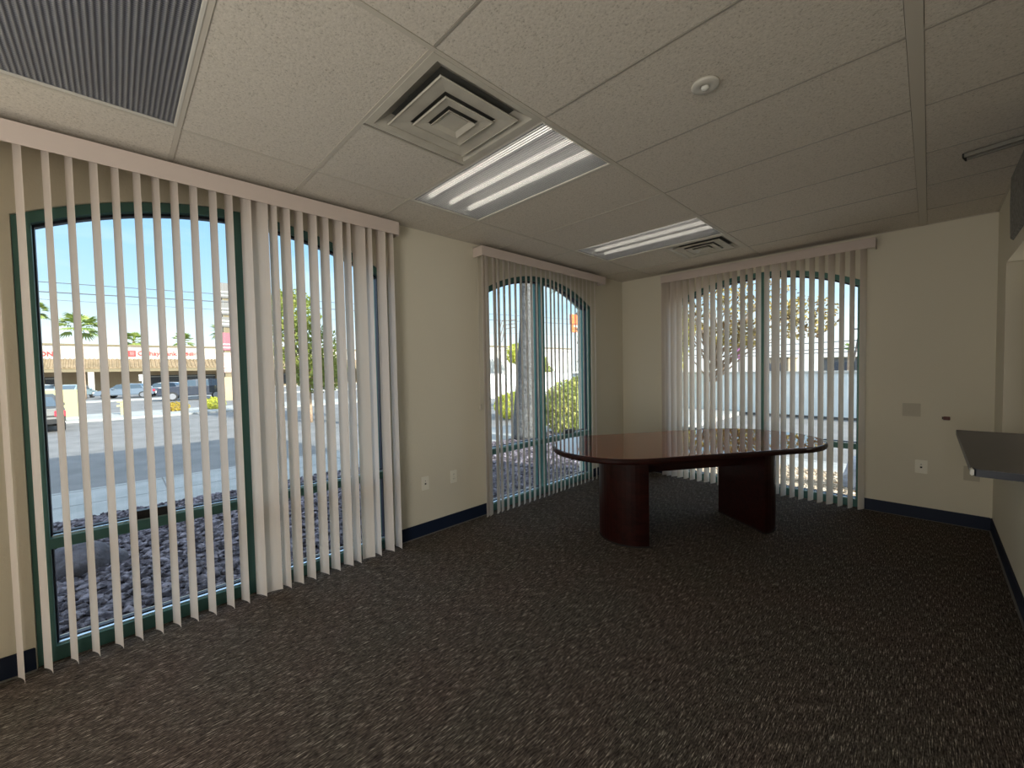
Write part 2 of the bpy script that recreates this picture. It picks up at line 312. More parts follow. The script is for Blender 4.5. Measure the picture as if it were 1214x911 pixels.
# right wall with the pass-through opening over the counter
OY0, OY1, OZ0, OZ1, RT = 2.66, 4.26, 0.828, 2.068, 0.16
struct('wall_right', B(((XR, REAR, 0), (XR+RT, OY0, 3)), ((XR, OY0, 0), (XR+RT, OY1, OZ0)), ((XR, OY0, OZ1), (XR+RT, OY1, 3)), ((XR, OY1, 0), (XR+RT, YB, 3))), m_wall)
struct('wall_rear', B(((XL-0.3, REAR-0.2, 0), (XR+RT, REAR, 3))), m_wall)
struct('wall_adjoining', B(((3.9, 1.0, 0), (4.0, YB, 3)), ((XR+RT, 1.0, 0), (3.9, 1.1, 3))), m_wall2)
struct('floor', B(((XL-0.13, REAR, -0.1), (3.9, YB+0.13, 0))), m_carpet)
struct('trim_foundation', B(((XL-0.305, REAR-0.2, -1.2), (XL-0.13, YB+0.30, -0.002)), ((XL-0.13, YB+0.13, -1.2), (9.0, YB+0.305, -0.002))), m_stucco)
# upper building shell outside, it throws the long shade over the planting and the drive
struct('roof', B(((XL-0.28, -30, 3.0), (12, YB+0.28, 3.2)), ((XL-0.28, -30, 3.2), (XL-0.05, YB+0.28, 5.6)), ((XL-0.28, YB+0.05, 3.2), (12, YB+0.28, 5.6))), m_stucco)
struct('wall_annex', B(((XL-0.3, -30, -1.2), (XL-0.1, REAR-0.2, 3.0)), ((3.9, YB, -1.2), (12, YB+0.3, 3.0))), m_stucco)

# baseboards with the thin grey carpet seam
def baseb(name, a, b, n, sa, sb):
    o = struct(name, B((a, b, 0.003)), m_base); obj('seam_strip', B((sa, sb)), m_seam, o)
t_ = 0.008
baseb('baseboard_left', (XL, W1[1]+0.002, 0), (XL+t_, W2[0]-0.002, 0.108), 0, (XL+t_, W1[1], 0), (XL+t_+0.012, W2[0], 0.004))
baseb('baseboard_left_front', (XL, REAR, 0), (XL+t_, W1[0]-0.002, 0.108), 0, (XL+t_, REAR, 0), (XL+t_+0.012, W1[0], 0.004))
baseb('baseboard_left_corner', (XL, W2[1]+0.002, 0), (XL+t_, YB-t_, 0.108), 0, (XL+t_, W2[1], 0), (XL+t_+0.012, YB-t_, 0.004))
baseb('baseboard_back_corner', (XL+t_, YB-t_, 0), (W3[0]-0.002, YB, 0.108), 0, (XL+0.02, YB-t_-0.012, 0), (W3[0], YB-t_, 0.004))
baseb('baseboard_back', (W3[1]+0.002, YB-t_, 0), (XR-t_, YB, 0.108), 0, (W3[1], YB-t_-0.010, 0), (XR-t_, YB-t_, 0.003))
baseb('baseboard_right', (XR-t_, REAR, 0), (XR, YB, 0.108), 0, (XR-t_-0.010, REAR, 0), (XR-t_, YB-0.02, 0.003))

# ------------------------------------------------------------------ ceiling
T = 0.6096
XM2 = 2.440
rows = [i*T for i in range(-7, 8)] + [YB]
ce = struct('ceiling', B(((XL, REAR, H+0.13), (3.9, YB, H+0.16))), m_dark)
fixture_cells = {(0, -1), (0, 2), (0, 5)}       # troffers between the two left runners, by row index
bm = bmesh.new()
def tile(x0, x1, y0, y1):
    box(bm, (x0, y0, H+0.003), (x1, y1, H+0.020))
for i in range(len(rows)-1):
    ri = i-7
    y0, y1 = rows[i]+0.0110, rows[i+1]-0.0110; y2, y3 = rows[i]+0.0062, rows[i+1]-0.0062
    if i == len(rows)-2: y1 = y3 = YB
    tile(XL, -0.0090, y0, y1)
    if ri in (-1, 2, 5): pass
    elif ri in (1, 6): tile(0.0090, T-0.007, y0, y1)
    else: tile(0.0090, 2*T-0.0110, y0, y1)
    tile(2*T+0.0115, XM2-0.0240, y2, y3)
    tile(XM2+0.0240, XR, y2, y3); tile(XR+RT, 3.9, y2, y3)
obj('tile_field', bm, m_tile, ce)
bm = bmesh.new()
for x, w in ((0, 0.0075), (2*T, 0.0100), (XM2, 0.0225)): box(bm, (x-w, REAR, H), (x+w, YB, H+0.022))
obj('runner', bm, m_tee, ce)
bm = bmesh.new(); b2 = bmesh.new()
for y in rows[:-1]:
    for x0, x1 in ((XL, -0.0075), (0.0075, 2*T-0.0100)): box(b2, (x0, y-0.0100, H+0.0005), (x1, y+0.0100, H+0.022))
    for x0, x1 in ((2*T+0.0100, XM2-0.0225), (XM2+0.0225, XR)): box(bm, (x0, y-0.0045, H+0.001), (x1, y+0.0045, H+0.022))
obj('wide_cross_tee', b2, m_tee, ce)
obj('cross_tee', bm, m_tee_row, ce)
obj('wall_angle', B(((XL, REAR, H), (XL+0.012, YB, H+0.003)), ((XL, YB-0.012, H), (XR, YB, H+0.003)), ((XR-0.012, REAR, H), (XR, YB, H+0.003))), m_tee, ce)
obj('mid_tee', B(((T-0.006, T+0.005, H), (T+0.006, 2*T-0.005, H+0.022)), ((T-0.006, 6*T+0.005, H), (T+0.006, 7*T-0.005, H+0.022))), m_tee, ce)

# ------------------------------------------------------------------ windows
def window(name, P, u0, u1, um, zr0=0.556, zr1=0.607, latch=None, jf=0.045):
    w = empty(name, P((u0+u1)/2, 0, -0.07)); w['kind'] = 'structure'
    inv = Matrix.Translation(-Vector(w.location))
    def add(nm, bm, m, par=w, smooth=False):
        bmesh.ops.transform(bm, matrix=inv, verts=bm.verts[:]); o = obj(nm, bm, m, par, smooth); return o
    d0, d1 = -0.012, -0.125
    V = Vector(P(0, 0, d1))-Vector(P(0, 0, d0))
    bx = lambda bm, ua, za, ub, zb, da, db: box(bm, P(ua, za, da), P(ub, zb, db))
    g0 = u0+0.002; g1 = u1-0.002
    # outer frame with the arched head
    bm = bmesh.new()
    us = [g0+(g1-g0)*i/32 for i in range(33)]
    A = [P(u, arch_z(u, u0, u1, 0.002), d0) for u in us]
    def inz(u):
        uc = min(max(u, u0+jf), u1-jf); return arch_z(uc, u0, u1, 0.050)
    strip(bm, A, [P(u, inz(u), d0) for u in us], V)
    for a, b in ((g0, g0+jf), (g1-jf, g1)): bx(bm, a, 0.002, b, arch_z(u0+jf, u0, u1, 0.049), d0, d1)
    bx(bm, g0+jf, 0.002, g1-jf, 0.072, d0, d1)
    add('window_frame', bm, m_green)
    bm = bmesh.new(); bx(bm, um-0.027, 0.072, um+0.027, inz(um), d0+0.003, d1); add('mullion', bm, m_green)
    bm = bmesh.new()
    for a, b in ((g0+jf, um-0.027), (um+0.027, g1-jf)): bx(bm, a, zr0, b, zr1, d0+0.006, d1)
    add('mid_rail', bm, m_green)
    # black gaskets and pale strips painting the sky's gleam on each rail ledge
    bm = bmesh.new(); bd = bmesh.new(); k = 0.007
    for a, b in ((g0+jf, um-0.027), (um+0.027, g1-jf)):
        for z0, z1 in ((0.072, zr0), (zr1, None)):
            za = z1 if z1 else inz(a); zb = z1 if z1 else inz(b)
            bx(bm, a, z0, a+k, za, -0.050, -0.09); bx(bm, b-k, z0, b, zb, -0.050, -0.09)
            if z1: bx(bm, a+k, z1-k, b-k, z1, -0.050, -0.09)
            bx(bm, a+k, z0, b-k, z0+0.014, -0.058, -0.09); bx(bd, a+k, z0+0.0, b-k, z0+0.009, -0.030, -0.050)
        uu_ = [a+(b-a)*i/14 for i in range(15)]
        strip(bm, [P(u, inz(u), -0.05) for u in uu_], [P(u, inz(u)-0.014, -0.05) for u in uu_], Vector(P(0, 0, -0.09))-Vector(P(0, 0, -0.05)))
    add('gasket', bm, m_gasket); add('skylit_ledge', bd, m_gleam)
    for a, b in ((g0+jf, um-0.027), (um+0.027, g1-jf)):
        bm = bmesh.new(); bx(bm, a, 0.073, b, zr0, -0.072, -0.078); add('pane', bm, m_glass)
        bm = bmesh.new(); uu_ = [a+(b-a)*i/14 for i in range(15)]
        strip(bm, [P(u, inz(u)-0.001, -0.072) for u in uu_], [P(u, zr1, -0.072) for u in uu_], Vector(P(0, 0, -0.078))-Vector(P(0, 0, -0.072)))
        bmesh.ops.remove_doubles(bm, verts=bm.verts[:], dist=1e-5)
        seen = {}
        for f in bm.faces: seen.setdefault(tuple(sorted(v.index for v in f.verts)), []).append(f)
        add('pane', bm, m_glass)
    if latch:
        bm = bmesh.new(); bx(bm, latch[0], zr1+0.004, latch[1], zr1+0.050, -0.028, -0.064); bx(bm, latch[1]-0.006, zr1+0.05, latch[1], zr1+0.062, -0.03, -0.05)
        tag(add('sash_latch', bm, m_black), 'black latch box on the middle rail')
    # outer sill ledge
    bm = bmesh.new(); bx(bm, u0+0.004, -0.06, u1-0.004, 0.004, -0.128, -0.20); add('outer_sill', bm, m_signgrey)
    return w
window('window_1', L, *W1, 0.316, latch=(-0.21, -0.055), jf=0.060)
window('window_2', L, *W2, 3.120, latch=(3.50, 3.69))
window('window_3', K, *W3, 1.222)

# ------------------------------------------------------------------ vertical blinds
VW = 0.089
def vane_bm(P, c, th, z0, z1, flip=1, d=0.081):
    """one curved vinyl vane; th = angle from the wall normal"""
    bm = bmesh.new(); n = 6; fr_, bk = [], []
    for i in range(n+1):
        s = (i/n-0.5)*VW; bow = 0.006*(1-(2*s/VW)**2)
        for lst, o_ in ((fr_, 0.0005), (bk, -0.0005)):
            q = bow+o_
            lst.append((c + s*math.sin(th) + q*math.cos(th), d + s*math.cos(th) - q*math.sin(th)))
    pts = fr_ + bk[::-1]
    prism(bm, [P(u, z0, dd) for u, dd in pts], Vector(P(0, z1, 0))-Vector(P(0, z0, 0)))
    return bm
def blind(name, P, a, b, zv0, zv1, vanes, label, group, fd=0.130, wand=None, jit=0.0):
    root = empty(name, P((a+b)/2, 0, 0)); tag(root, label, 'blind', group)
    inv = Matrix.Translation(-Vector(root.location))
    def add(nm, bm, m, smooth=False):
        bmesh.ops.transform(bm, matrix=inv, verts=bm.verts[:]); return obj(nm, bm, m, root, smooth)
    bm = bmesh.new(); box(bm, P(a, zv0, fd-0.004), P(b, zv1, fd), bev=0.0015)
    for e0, e1 in ((a, a+0.004), (b-0.004, b)): box(bm, P(e0, zv0, 0.001), P(e1, zv1, fd-0.004))
    box(bm, P(a, zv1-0.004, 0.001), P(b, zv1-0.0005, fd-0.004))
    add('valance', bm, m_valance)
    bm = bmesh.new(); box(bm, P(a+0.01, zv1-0.036, 0.060), P(b-0.01, zv1-0.005, 0.102)); add('track', bm, m_plate)
    for c, th in vanes:
        th = R(th + random.uniform(-jit, jit))
        add('vane', vane_bm(P, c, th, 0.012+random.uniform(-.002, .002), zv1-0.040), m_vane, False)
    if wand:
        bm = bmesh.new(); u, z0, dd = wand; tube(bm, [P(u, zv1-0.03, dd), P(u, z0+0.03, dd)], 0.0018, 6); add('pull_cord', bm, m_plastic_cord)
        bm = bmesh.new(); tube(bm, [P(u, z0+0.035, dd), P(u, z0+0.02, dd), P(u, z0-0.012, dd), P(u, z0-0.022, dd)], lambda t: (0.004, 0.010, 0.012, 0.006)[int(round(t*3))], 10); add('cord_weight', bm, m_plastic_cord, True)
    return root
V1 = [(-0.700, 20), (-0.62, 19), (-0.538, 22), (-0.454, 19), (-0.381, 19), (-0.298, 20), (-0.223, 18), (-0.142, 17), (-0.069, 17), (0.007, 17), (0.09, 16), (0.178, 15), (0.253, 17), (0.339, 26), (0.411, 76), (0.483, 17), (0.551, 25), (0.631, 19), (0.716, 20), (0.791, 20), (0.881, 24), (0.946, 12), (1.031, 72), (1.105, 7), (1.199, 23), (1.276, 4)]
V2 = [2.201, 2.242, 2.335, 2.387, 2.461, 2.535, 2.615, 2.695, 2.773, 2.848, 2.928, 3.001, 3.078, 3.152, 3.214, 3.285, 3.353, 3.433, 3.509, 3.589, 3.664, 3.74, 3.819, 3.90, 3.985]
V3 = [(0.163, 16), (0.217, 10), (0.283, 23), (0.358, 22), (0.432, 13), (0.507, 14), (0.588, 12), (0.673, 17), (0.744, 15), (0.82, 14), (0.895, 11), (0.974, 12), (1.055, 10), (1.131, 10), (1.208, 12), (1.287, 11), (1.367, 35), (1.44, 13), (1.518, 11), (1.594, 11), (1.674, 13), (1.75, 14), (1.826, 20), (1.906, 11), (1.981, 11), (2.059, 19)]
G_BL = 'vertical blinds at the arched windows'
blind('vertical_blind', L, -0.78, 1.330, 2.424, 2.522, V1, 'large pinkish vertical blind with open vanes over the nearest left window, parking lot behind', G_BL)
blind('vertical_blind', L, 2.150, 4.165, 2.424, 2.512, [(c, -60) for c in V2], 'vertical blind with vanes seen edge-on over the far left window by the room corner', G_BL, wand=(2.178, 1.03, 0.03), jit=2.5)
# back wall: the room-side edge of each vane points left
blind('vertical_blind', K, 0.145, 2.143, 2.415, 2.506, [(c, -(a+(4 if c < 1.0 else 8))) for c, a in V3], 'vertical blind with closely spaced pale vanes on the back wall behind the table', G_BL)

# ------------------------------------------------------------------ ceiling fixtures
def troffer(y0, label, glow):
    root = empty('ceiling_light', (T, y0+T/2, H)); tag(root, label, 'ceiling light', 'recessed ceiling lights')
    hx, hy = T-0.013, T/2-0.007
    bm = bmesh.new(); fl = 0.013
    for a, b in (((-hx, -hy), (hx, -hy+fl)), ((-hx, hy-fl), (hx, hy)), ((-hx, -hy+fl), (-hx+fl, hy-fl)), ((hx-fl, -hy+fl), (hx, hy-fl))):
        box(bm, (a[0], a[1], -0.001), (b[0], b[1], 0.012), bev=0.002)
    obj('door_frame', bm, m_white, root)
    obj('lens', B(((-hx+fl, -hy+fl, 0.006), (hx-fl, hy-fl, 0.009))), m_lens, root)
    bm = bmesh.new()
    prof = [(-hy+fl, 0.012), (-hy+0.06, 0.09), (hy-0.06, 0.09), (hy-fl, 0.012)]
    for (ya, za), (yb, zb) in zip(prof, prof[1:]): prism(bm, [(-hx+fl, ya, za), (-hx+fl, yb, zb), (-hx+fl, yb, zb+0.003), (-hx+fl, ya, za+0.003)], (2*(hx-fl), 0, 0))
    for x in (-hx+fl, hx-fl-0.003): box(bm, (x, -hy+fl, 0.012), (x+0.003, hy-fl, 0.09))
    obj('reflector', bm, m_reflector, root)
    for k in (-0.17, 0.0, 0.17):
        bm = bmesh.new(); tube(bm, [(-hx+0.05, k, 0.05), (hx-0.05, k, 0.05)], 0.0165, 12)
        obj('tube', bm, m_tube if glow else m_tube_off, root, True)
    return root
troffer(-T, 'large dark prismatic ceiling light in the top left corner above the near window', False)
troffer(2*T, 'ceiling light with bright striped lens beside the nearer square air diffuser', True)
troffer(5*T, 'farther bright ceiling light next to the small far air diffuser', True)

def diffuser(yc, label, sc=1.0, gap=0.0):
    root = empty('air_diffuser', (1.5*T+gap/2, yc, H)); tag(root, label, 'air vent', 'square air diffusers')
    h = T/2-0.008-gap/2; hy = T/2-0.007
    bm = bmesh.new(); o_ = 0.262*sc
    for a, b in (((-h, -hy), (h, -o_)), ((-h, o_), (h, hy)), ((-h, -o_), (-o_, o_)), ((o_, -o_), (h, o_))): box(bm, (a[0], a[1], -0.001), (b[0], b[1], 0.004))
    # sloping throat
    def frus(bm, s0, z0, s1, z1, th=0.003):
        c = [(-1, -1), (1, -1), (1, 1), (-1, 1)]
        for i in range(4):
            a, b = c[i], c[(i+1) % 4]
            p = [(a[0]*s0, a[1]*s0, z0), (b[0]*s0, b[1]*s0, z0), (b[0]*s1, b[1]*s1, z1), (a[0]*s1, a[1]*s1, z1)]
            prism(bm, p, (0, 0, th))
    frus(bm, o_, 0.0, o_-0.060, 0.042)
    obj('panel', bm, m_diff, root)
    for s0, s1, z0, z1 in ((0.218, 0.142, -0.006, 0.001), (0.136, 0.084, -0.012, -0.006)):
        bm = bmesh.new(); frus(bm, s0*sc, z0, s1*sc, z1); frus(bm, s0*sc, z0, (s0-0.006)*sc, z0-0.004); obj('louvre_cone', bm, m_diff, root)
    bm = bmesh.new(); frus(bm, 0.076*sc, -0.020, 0.052*sc, -0.006); box(bm, (-0.052*sc, -0.052*sc, -0.008), (0.052*sc, 0.052*sc, -0.004)); obj('centre_plate', bm, m_diff, root)
    obj('neck', B(((-0.203*sc, -0.203*sc, 0.041), (0.203*sc, 0.203*sc, 0.050))), mat('neck_grey', (0.10, 0.10, 0.09), 0.7), root)
    if gap: obj('dark_gap', B(((-h-gap+0.002, -hy, 0.006), (-h, hy, 0.010))), m_dark, root)
    return root
diffuser(1.5*T, 'large square stepped air diffuser in the ceiling, touching the bright striped light', gap=0.016)
diffuser(6.5*T, 'small far square air diffuser with dark slots above the back window blind', sc=1.0)

# ceiling void is closed above fixtures

# smoke detector base
root = empty('smoke_detector', (1.827, 1.537, H)); tag(root, 'round white detector on the ceiling tile, right of the bright light', 'smoke detector')
def lathe(prof, n=32):
    bm = bmesh.new(); rings = []
    for r_, z in prof: rings.append([bm.verts.new((r_*math.cos(2*PI*k/n), r_*math.sin(2*PI*k/n), z)) for k in range(n)])
    for a, b in zip(rings, rings[1:]):
        for k in range(n): bm.faces.new((a[k], a[(k+1) % n], b[(k+1) % n], b[k]))
    bm.faces.new(rings[0]); bm.faces.new(rings[-1][::-1]); return bm
obj('base', lathe([(0.054, 0.0), (0.054, -0.008), (0.050, -0.012), (0.022, -0.013), (0.02, -0.011), (0.001, -0.011)]), m_white, root, True)
obj('sensor_dome', lathe([(0.016, -0.011), (0.014, -0.020), (0.006, -0.024), (0.001, -0.0245)], 20), m_cap, root, True)

# slim twin rail hanging under the ceiling at the right
root = empty('ceiling_rail', (2.62, 3.235, H-0.002), R(-12)); tag(root, 'slim metal rail on the ceiling near the right wall', 'rail')
obj('channel', B(((0, -0.034, -0.022), (0.27, -0.020, 0)), ((0, 0.020, -0.022), (0.27, 0.034, 0)), ((0, -0.034, -0.003), (0.27, 0.034, 0))), mat('rail_grey', (0.22, 0.21, 0.18), 0.5), root)
obj('slot', B(((0.004, -0.019, -0.006), (0.27, 0.019, -0.0032))), m_dark, root)
obj('end_cap', B(((-0.008, -0.037, -0.025), (0.0, 0.037, 0.0), 0.002)), m_dark, root)

# dark textured hood over the pass-through opening
root = empty('shutter_hood', (XR, 3.25, 2.33)); tag(root, 'dark grey textured hood high on the right wall above the counter opening', 'shutter hood')
bm = bmesh.new()
pr_ = [(-0.002, 0.218), (-0.018, 0.218), (-0.020, 0.05), (-0.016, -0.165), (-0.002, -0.180)]
prism(bm, [(x, -0.55, z) for x, z in pr_], (0, 1.20, 0)); obj('casing', bm, m_fabric, root)

# ------------------------------------------------------------------ wall plates
def plate(name, P, u, z, w, h, label, cat, group, m=m_plate, kind='blank'):
    root = empty(name, P(u, z, 0)); tag(root, label, cat, group)
    inv = Matrix.Translation(-Vector(root.location))
    def add(nm, bm, mm): bmesh.ops.transform(bm, matrix=inv, verts=bm.verts[:]); return obj(nm, bm, mm, root)
    bm = bmesh.new(); box(bm, P(u-w/2, z-h/2, 0.0005), P(u+w/2, z+h/2, 0.006), bev=0.002); add('cover_plate', bm, m)
    if kind == 'jack':
        bm = bmesh.new(); box(bm, P(u-0.007, z-0.012, 0.0062), P(u+0.007, z+0.002, 0.0075)); add('jack_socket', bm, m_black)
        bm = bmesh.new(); box(bm, P(u-0.0035, z+0.016, 0.0062), P(u+0.0035, z+0.022, 0.0072)); add('screw', bm, m_seam)
    if kind == 'duplex':
        for s in (-1, 1):
            bm = bmesh.new(); box(bm, P(u-0.017, z+s*0.020-0.014, 0.0062), P(u+0.017, z+s*0.020+0.014, 0.0085), bev=0.001); f = add('receptacle', bm, m)
            bm = bmesh.new()
            for q in (-0.0065, 0.0065): box(bm, P(u+q-0.0012, z+s*0.020-0.004, 0.0086), P(u+q+0.0012, z+s*0.020+0.006, 0.0089))
            bmesh.ops.transform(bm, matrix=inv, verts=bm.verts[:]); obj('slots', bm, m_black, f)
        bm = bmesh.new(); box(bm, P(u-0.002, z-0.002, 0.0062), P(u+0.002, z+0.002, 0.0072)); add('screw', bm, m_seam)
    if kind == 'blank':
        bm = bmesh.new()
        bm.free()
        for q in (-0.42, 0.42): bm = bmesh.new(); box(bm, P(u-0.002, z+h*q*0.8-0.002, 0.0062), P(u+0.002, z+h*q*0.8+0.002, 0.0070)); add('screw', bm, m)
    return root
GP = 'low wall plates'
plate('phone_jack', L, 1.575, 0.441, 0.072, 0.116, 'ivory jack plate low on the left wall, nearer the big blind', 'wall jack', GP, kind='jack')
plate('wall_outlet', L, 1.868, 0.441, 0.070, 0.114, 'ivory duplex outlet low on the left wall, nearer the far left window', 'outlet', GP, kind='duplex')
plate('phone_jack', K, 2.451, 0.463, 0.078, 0.116, 'pale jack plate low on the back wall right of the window', 'wall jack', GP, kind='jack')
plate('blank_plate', K, 2.385, 0.960, 0.115, 0.115, 'square wall-coloured blank plate on the back wall at mid height', 'wall plate', 'blank plates', m_plate2)
plate('blank_plate', K, 2.745, 0.450, 0.09, 0.12, 'wall-coloured blank plate on the back wall partly behind the counter', 'wall plate', 'blank plates', m_plate2)
root = empty('door_bell_button', K(2.597, 0.900, 0)); tag(root, 'tiny dark red box on the back wall above the counter corner', 'wall button')
obj('housing', B(((-0.020, -0.018, -0.016), (0.022, -0.0005, 0.014), 0.003)), m_red, root)
obj('bracket', B(((-0.026, -0.006, -0.010), (-0.0205, -0.0005, 0.010))), m_dark, root)

# ------------------------------------------------------------------ counter in the opening
root = empty('counter', (XR, 3.4, 0.83)); tag(root, 'grey laminate counter shelf with navy edge through the right wall opening', 'counter')
zt = 0.866
y0c, y1c, xc0, xc1 = 2.672, 4.252, 2.637, 3.30
def local(pts, o): return [(x-o[0], y-o[1], z-o[2]) for x, y, z in pts]
bm = bmesh.new()
ol = [(xc0+0.016, y0c-0.0), (xc0, y0c+0.05), (xc0, y1c), (xc1, y1c), (xc1, y0c)]
prism(bm, local([(x, y, zt-0.004) for x, y in ol], (XR, 3.4, 0.83)), (0, 0, 0.004)); obj('laminate_top', bm, m_lam, root)
bm = bmesh.new(); prism(bm, local([(x, y, zt-0.038) for x, y in ol], (XR, 3.4, 0.83)), (0, 0, 0.0335)); obj('navy_edge', bm, m_edge, root)
bm = bmesh.new(); box(bm, (xc0-0.003-XR, y0c+0.0-3.4, zt-0.036-0.83), (xc0+0.010-XR, y0c+0.05-3.4, zt-0.003-0.83), bev=0.004); tag(obj('corner_cap', bm, m_cap, root), 'pale chipped corner of the counter')

# ------------------------------------------------------------------ the conference table
root = empty('conference_table', (1.063, 3.192, 0), -0.572); tag(root, 'glossy dark cherry racetrack conference table standing alone on the carpet', 'table')
def race(hl, r_, n=28):
    pts = []
    for i in range(n+1): a = PI*i/n; pts.append((r_*math.cos(a), hl+r_*math.sin(a)))
    for i in range(n+1): a = PI+PI*i/n; pts.append((r_*math.cos(a), -hl+r_*math.sin(a)))
    return pts
def loft(levels):                                # [(hl, r, z)]
    bm = bmesh.new(); rings = [[bm.verts.new((x, y, z)) for x, y in race(hl, r_)] for hl, r_, z in levels]
    n = len(rings[0])
    for a, b in zip(rings, rings[1:]):
        for k in range(n): bm.faces.new((a[k], a[(k+1) % n], b[(k+1) % n], b[k]))
    bm.faces.new(rings[0][::-1]); bm.faces.new(rings[-1]); return bm
HL, RR = (2.328-1.062)/2, 0.531
o = obj('tabletop', loft([(HL, RR-0.028, 0.706), (HL, RR-0.006, 0.712), (HL, RR, 0.722), (HL, RR, 0.735), (HL, RR-0.004, 0.744), (HL, RR-0.010, 0.748), (HL, RR-0.016, 0.750)]), m_top, root)
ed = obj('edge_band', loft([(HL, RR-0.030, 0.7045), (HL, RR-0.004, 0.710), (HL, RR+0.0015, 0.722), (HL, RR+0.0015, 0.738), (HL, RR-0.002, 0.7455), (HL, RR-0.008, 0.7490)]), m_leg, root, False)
def dleg(sgn):
    bm = bmesh.new(); pts = [(-0.27, sgn*0.515)]
    for i in range(25): a = PI*i/24; pts.append((-0.27*math.cos(a), sgn*(0.515+0.262*math.sin(a))))
    prism(bm, [(x, y, 0) for x, y in pts[1:]], (0, 0, 0.704))
    return bm
for sgn in (-1, 1):
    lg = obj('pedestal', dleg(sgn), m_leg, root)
    bm = bmesh.new()
    prism(bm, [(x*1.0, y, 0.0005) for x, y in [(-0.272*math.cos(PI*i/24), sgn*(0.5135+0.2655*math.sin(PI*i/24))) for i in range(25)]], (0, 0, 0.012)); obj('foot_rim', bm, m_dark, lg)
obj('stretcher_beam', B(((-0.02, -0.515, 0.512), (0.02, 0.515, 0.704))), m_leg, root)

# ------------------------------------------------------------------ outdoors: ground
G = -0.70
struct('asphalt_lot', B(((-140, -120, G-0.3), (60, 140, G))), m_asph)
def sheet(name, quad, m):                        # sloping ground sheet with thickness
    bm = bmesh.new(); prism(bm, quad, (0, 0, -0.3)); return struct(name, bm, m)
sheet('gravel_bed_west', [(XL-0.305, -12, -0.14), (XL-0.305, 9.9, -0.14), (-5.6, 9.9, -0.54), (-5.6, -12, -0.54)], m_soil)
sheet('gravel_bed_north', [(XL-0.305, YB+0.305, -0.14), (9, YB+0.305, -0.14), (9, 8.65, -0.52), (XL-0.305, 8.65, -0.52)], m_soil2)
bm = B(((-7.75, -12, G-0.1), (-5.6, 40, -0.55)), ((-5.6, 9.9, G-0.1), (-3.0, 40, -0.55)), ((-3.0, 8.65, G-0.1), (9, 9.6, -0.53)))
sw = struct('sidewalk', bm, m_conc)
bm = bmesh.new()
for k in range(-6, 22): box(bm, (-7.76, k*1.5+0.3, -0.5495), (-5.6, k*1.5+0.318, -0.548))
box(bm, (-6.55, -12, -0.5495), (-6.535, 30, -0.548)); box(bm, (-7.62, -12, -0.5495), (-7.60, 30, -0.548))
for k in range(-2, 6): box(bm, (k*1.5, 8.65, -0.5295), (k*1.5+0.016, 9.6, -0.528))
box(bm, (-3, 9.44, -0.5295), (9, 9.46, -0.528))
obj('joints', bm, m_joint, sw)
# raised medians
struct('median', B(((-29.4, -20, G-0.1), (-25.1, 13, G+0.10)), ((-47.5, -40, G-0.1), (-46.2, 60, G+0.12))), m_conc)

def stones(name, region, n, m, zf, smin, smax, label, seed):
    rnd = random.Random(seed)
    a, b = 0.5257, 0.8507
    V0 = [(-a, 0, b), (a, 0, b), (-a, 0, -b), (a, 0, -b), (0, b, a), (0, b, -a), (0, -b, a), (0, -b, -a), (b, a, 0), (-b, a, 0), (b, -a, 0), (-b, -a, 0)]
    F0 = [(0, 4, 1), (0, 9, 4), (9, 5, 4), (4, 5, 8), (4, 8, 1), (8, 10, 1), (8, 3, 10), (5, 3, 8), (5, 2, 3), (2, 7, 3), (7, 10, 3), (7, 6, 10), (7, 11, 6), (11, 0, 6), (0, 1, 6), (6, 1, 10), (9, 0, 11), (9, 11, 2), (9, 2, 5), (7, 2, 11)]
    vs, fs = [], []
    x0, x1, y0, y1 = region
    for i in range(n):
        x, y = rnd.uniform(x0, x1), rnd.uniform(y0, y1); s = rnd.uniform(smin, smax); c, sn = math.cos(x*57), math.sin(x*57)
        ax, ay, az_ = s*rnd.uniform(.7, 1.3), s*rnd.uniform(.6, 1.1), s*rnd.uniform(.45, .8); k = len(vs); z = zf(x, y)+az_*0.35; tl = rnd.uniform(-.5, .5)
        for p in V0:
            j = rnd.uniform(.75, 1.2); px, py, pz = p[0]*ax*j, p[1]*ay*j, p[2]*az_*j
            px, pz = px*math.cos(tl)-pz*math.sin(tl), px*math.sin(tl)+pz*math.cos(tl)
            vs.append((x+px*c-py*sn, y+px*sn+py*c, z+pz))
        fs += [(q[0]+k, q[1]+k, q[2]+k) for q in F0]
    o = pyobj(name, vs, fs, m); tag(o, label, 'gravel', kind='stuff'); return o
zw = lambda x, y: -0.14 - 0.40*((XL-0.305)-x)/4.83
zn = lambda x, y: -0.14 - 0.38*(y-YB-0.305)/3.58
stones('gravel', (-5.5, -0.83, -2.0, 4.9), 12000, m_gravel, zw, 0.022, 0.05, 'purple-grey crushed gravel on the ground right outside the left windows', 3)
stones('gravel', (-5.5, -0.83, 5.0, 9.8), 6000, m_gravel, zw, 0.022, 0.05, 'purple-grey gravel around the thick palm outside the far left window', 4)
stones('gravel', (-0.7, 3.0, 5.12, 8.6), 4500, m_gravel2, zn, 0.018, 0.04, 'tan gravel on the ground outside the back window', 5)

